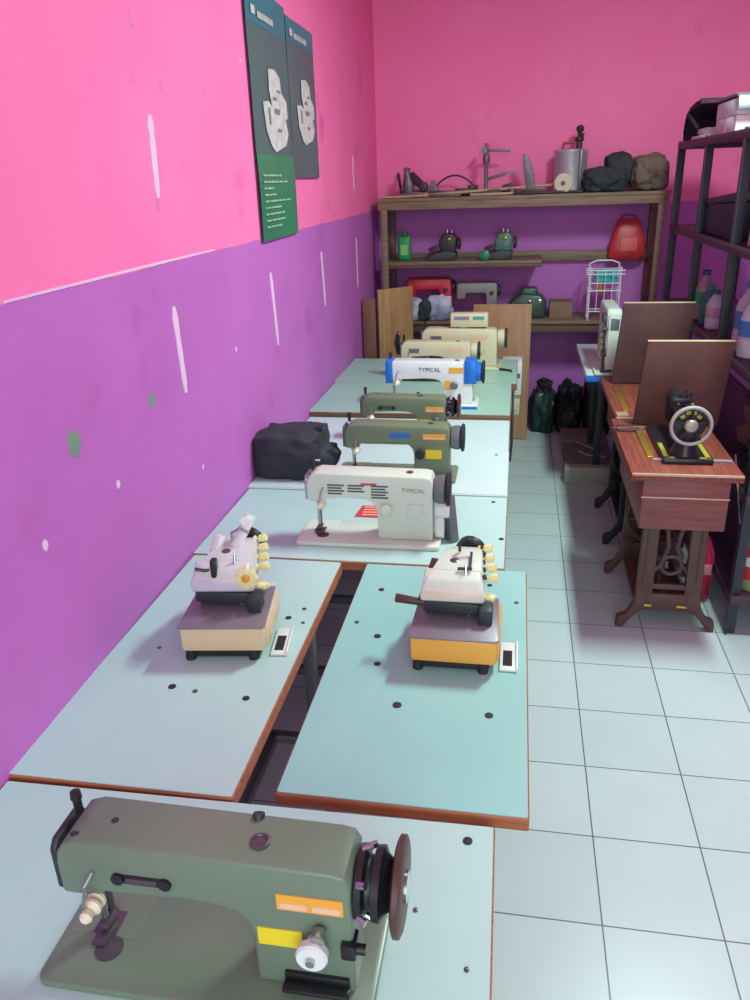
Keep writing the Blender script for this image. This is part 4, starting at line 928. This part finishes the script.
bottle('white bottle with dark teal cap, further back on the rack shelf', (.70, .88, Z3), .042, .19, CLEAR, TEAL, mat('pale_pink_label', (190, 150, 165), .5), G)
bottle('teal bottle with green cap beside the white bottle on the rack shelf', (.70, 1.01, Z3), .046, .2, TEAL, GRC, mat('green_label', (40, 130, 90), .5), G)
bottle('pinkish milky bottle with dark blue cap behind the teal one on the rack', (.70, 1.15, Z3), .046, .26, mat('pinkish_plastic', (150, 120, 130), .35), mat('dark_blue_cap', (30, 60, 110), .4), GRC, G)
o = obj('dark_pouch', B().blob((0, 0, 0), (.2, .26, .3), .2, 2, 31, 4, .5), DKBAG); tag(o, 'dark pouch behind the milky bottles on the rack shelf', 'pouch', loc=(.92, .1, Z3))
# shelf 2
o = obj('brown_sack', B().blob((0, 0, 0), (.26, .32, .2), .3, 2, 21, 4, .4), mat('brown_sack_cloth', (108, 84, 78), .85, var=.25, bump=.3)); tag(o, 'brown sack on the lower-middle rack shelf behind the treadle table', 'sack', loc=(.86, .22, Z2))
o = obj('green_sack', B().blob((0, 0, 0), (.22, .2, .15), .3, 2, 25, 4, .4), mat('dark_teal_cloth', (44, 88, 78), .8, var=.2, bump=.3)); tag(o, 'dark teal cloth sack in front of the brown sack on the rack', 'sack', loc=(.80, -.07, Z2))
# shelf 1
RPK = mat('raspberry_plastic', (196, 38, 74), .4, rgb2=(160, 28, 60), scale=6, bump=.25, bscale=18)
t = thing('red_pouch', 'crumpled raspberry red pouch standing on the floor between the brown iron legs and the rack', 'pouch', (.592, .05, 0))
obj('pouch_body', B().blob((0, 0, 0), (.066, .22, .29), .1, 1.7, 14, 4, .5), RPK, t)
obj('pouch_print', B().box((.0, -.108, .17), (.035, .012, .05), .003), mat('pale_rose_print', (220, 130, 150), .5), t)
t = thing('red_jar', 'clear jar with red label on the lowest rack shelf, at the right edge', 'jar', (.735, -.22, Z1))
obj('jar_body', B().lathe([(.05, 0), (.058, .01), (.058, .22), (.05, .25), (.035, .265), (.035, .28), (0, .28)], n=28), mat('greenish_clear_plastic', (150, 160, 120), .3), t)
obj('jar_label', B().lathe([(.0585, .055), (.0595, .058), (.0595, .2), (.0585, .203)], n=28), RED_L, t)
b = B().box((-.042, -.042, .135), (.05, .004, .04), .001, (0, 0, -PI / 4)); obj('white_emblem', b, WHITE, t)

# ------------------------------------------------------------------ light
def area(name, loc, target, sx, sy, power, col):
    l = bpy.data.lights.new(name, 'AREA'); l.shape = 'RECTANGLE'; l.size = sx; l.size_y = sy; l.energy = power; l.color = col
    o = bpy.data.objects.new(name, l); COL.objects.link(o); o.location = loc
    o.rotation_euler = (Vector(target) - Vector(loc)).to_track_quat('-Z', 'Y').to_euler(); return o
area('ceiling_tube_light', (.66, -.35, 3.1), (.66, -.35, 0), .2, .7, 92, (.75, 1.0, .92))
area('front_door_light', (.2, YF + .1, 1.9), (-.3, .5, 1.2), 2.4, 2.4, 64, (.76, 1.0, .92))
wd = bpy.data.worlds.new('daylight'); SC.world = wd; wd.use_nodes = True
wd.node_tree.nodes['Background'].inputs[0].default_value = (.80, 1.0, .97, 1); wd.node_tree.nodes['Background'].inputs[1].default_value = .75

# ------------------------------------------------------------------ camera
pitch, yaw, roll = [math.radians(a) for a in (22.27870971, -10.64595221, -1.97039392)]
f = Vector((math.sin(yaw) * math.cos(pitch), math.cos(yaw) * math.cos(pitch), -math.sin(pitch)))
r = Vector((math.cos(yaw), -math.sin(yaw), 0)); u = r.cross(f)
c_, s_ = math.cos(roll), math.sin(roll); r2 = r * c_ + u * s_; u2 = u * c_ - r * s_
cam = bpy.data.cameras.new('camera'); cam.sensor_fit = 'VERTICAL'; cam.sensor_height = 24; cam.lens = 777.50577 / 1000 * 24; cam.clip_start = .05
co = bpy.data.objects.new('camera', cam); COL.objects.link(co)
M = Matrix((r2, u2, -f)).transposed().to_4x4(); M.translation = Vector((-0.27744179, -3.31958127, 1.80511257)); co.matrix_world = M
SC.camera = co
SC.view_settings.view_transform = 'Standard'; SC.view_settings.look = 'None'; SC.view_settings.gamma = 1; SC.view_settings.use_curve_mapping = False
SC.view_settings.exposure = 0.06
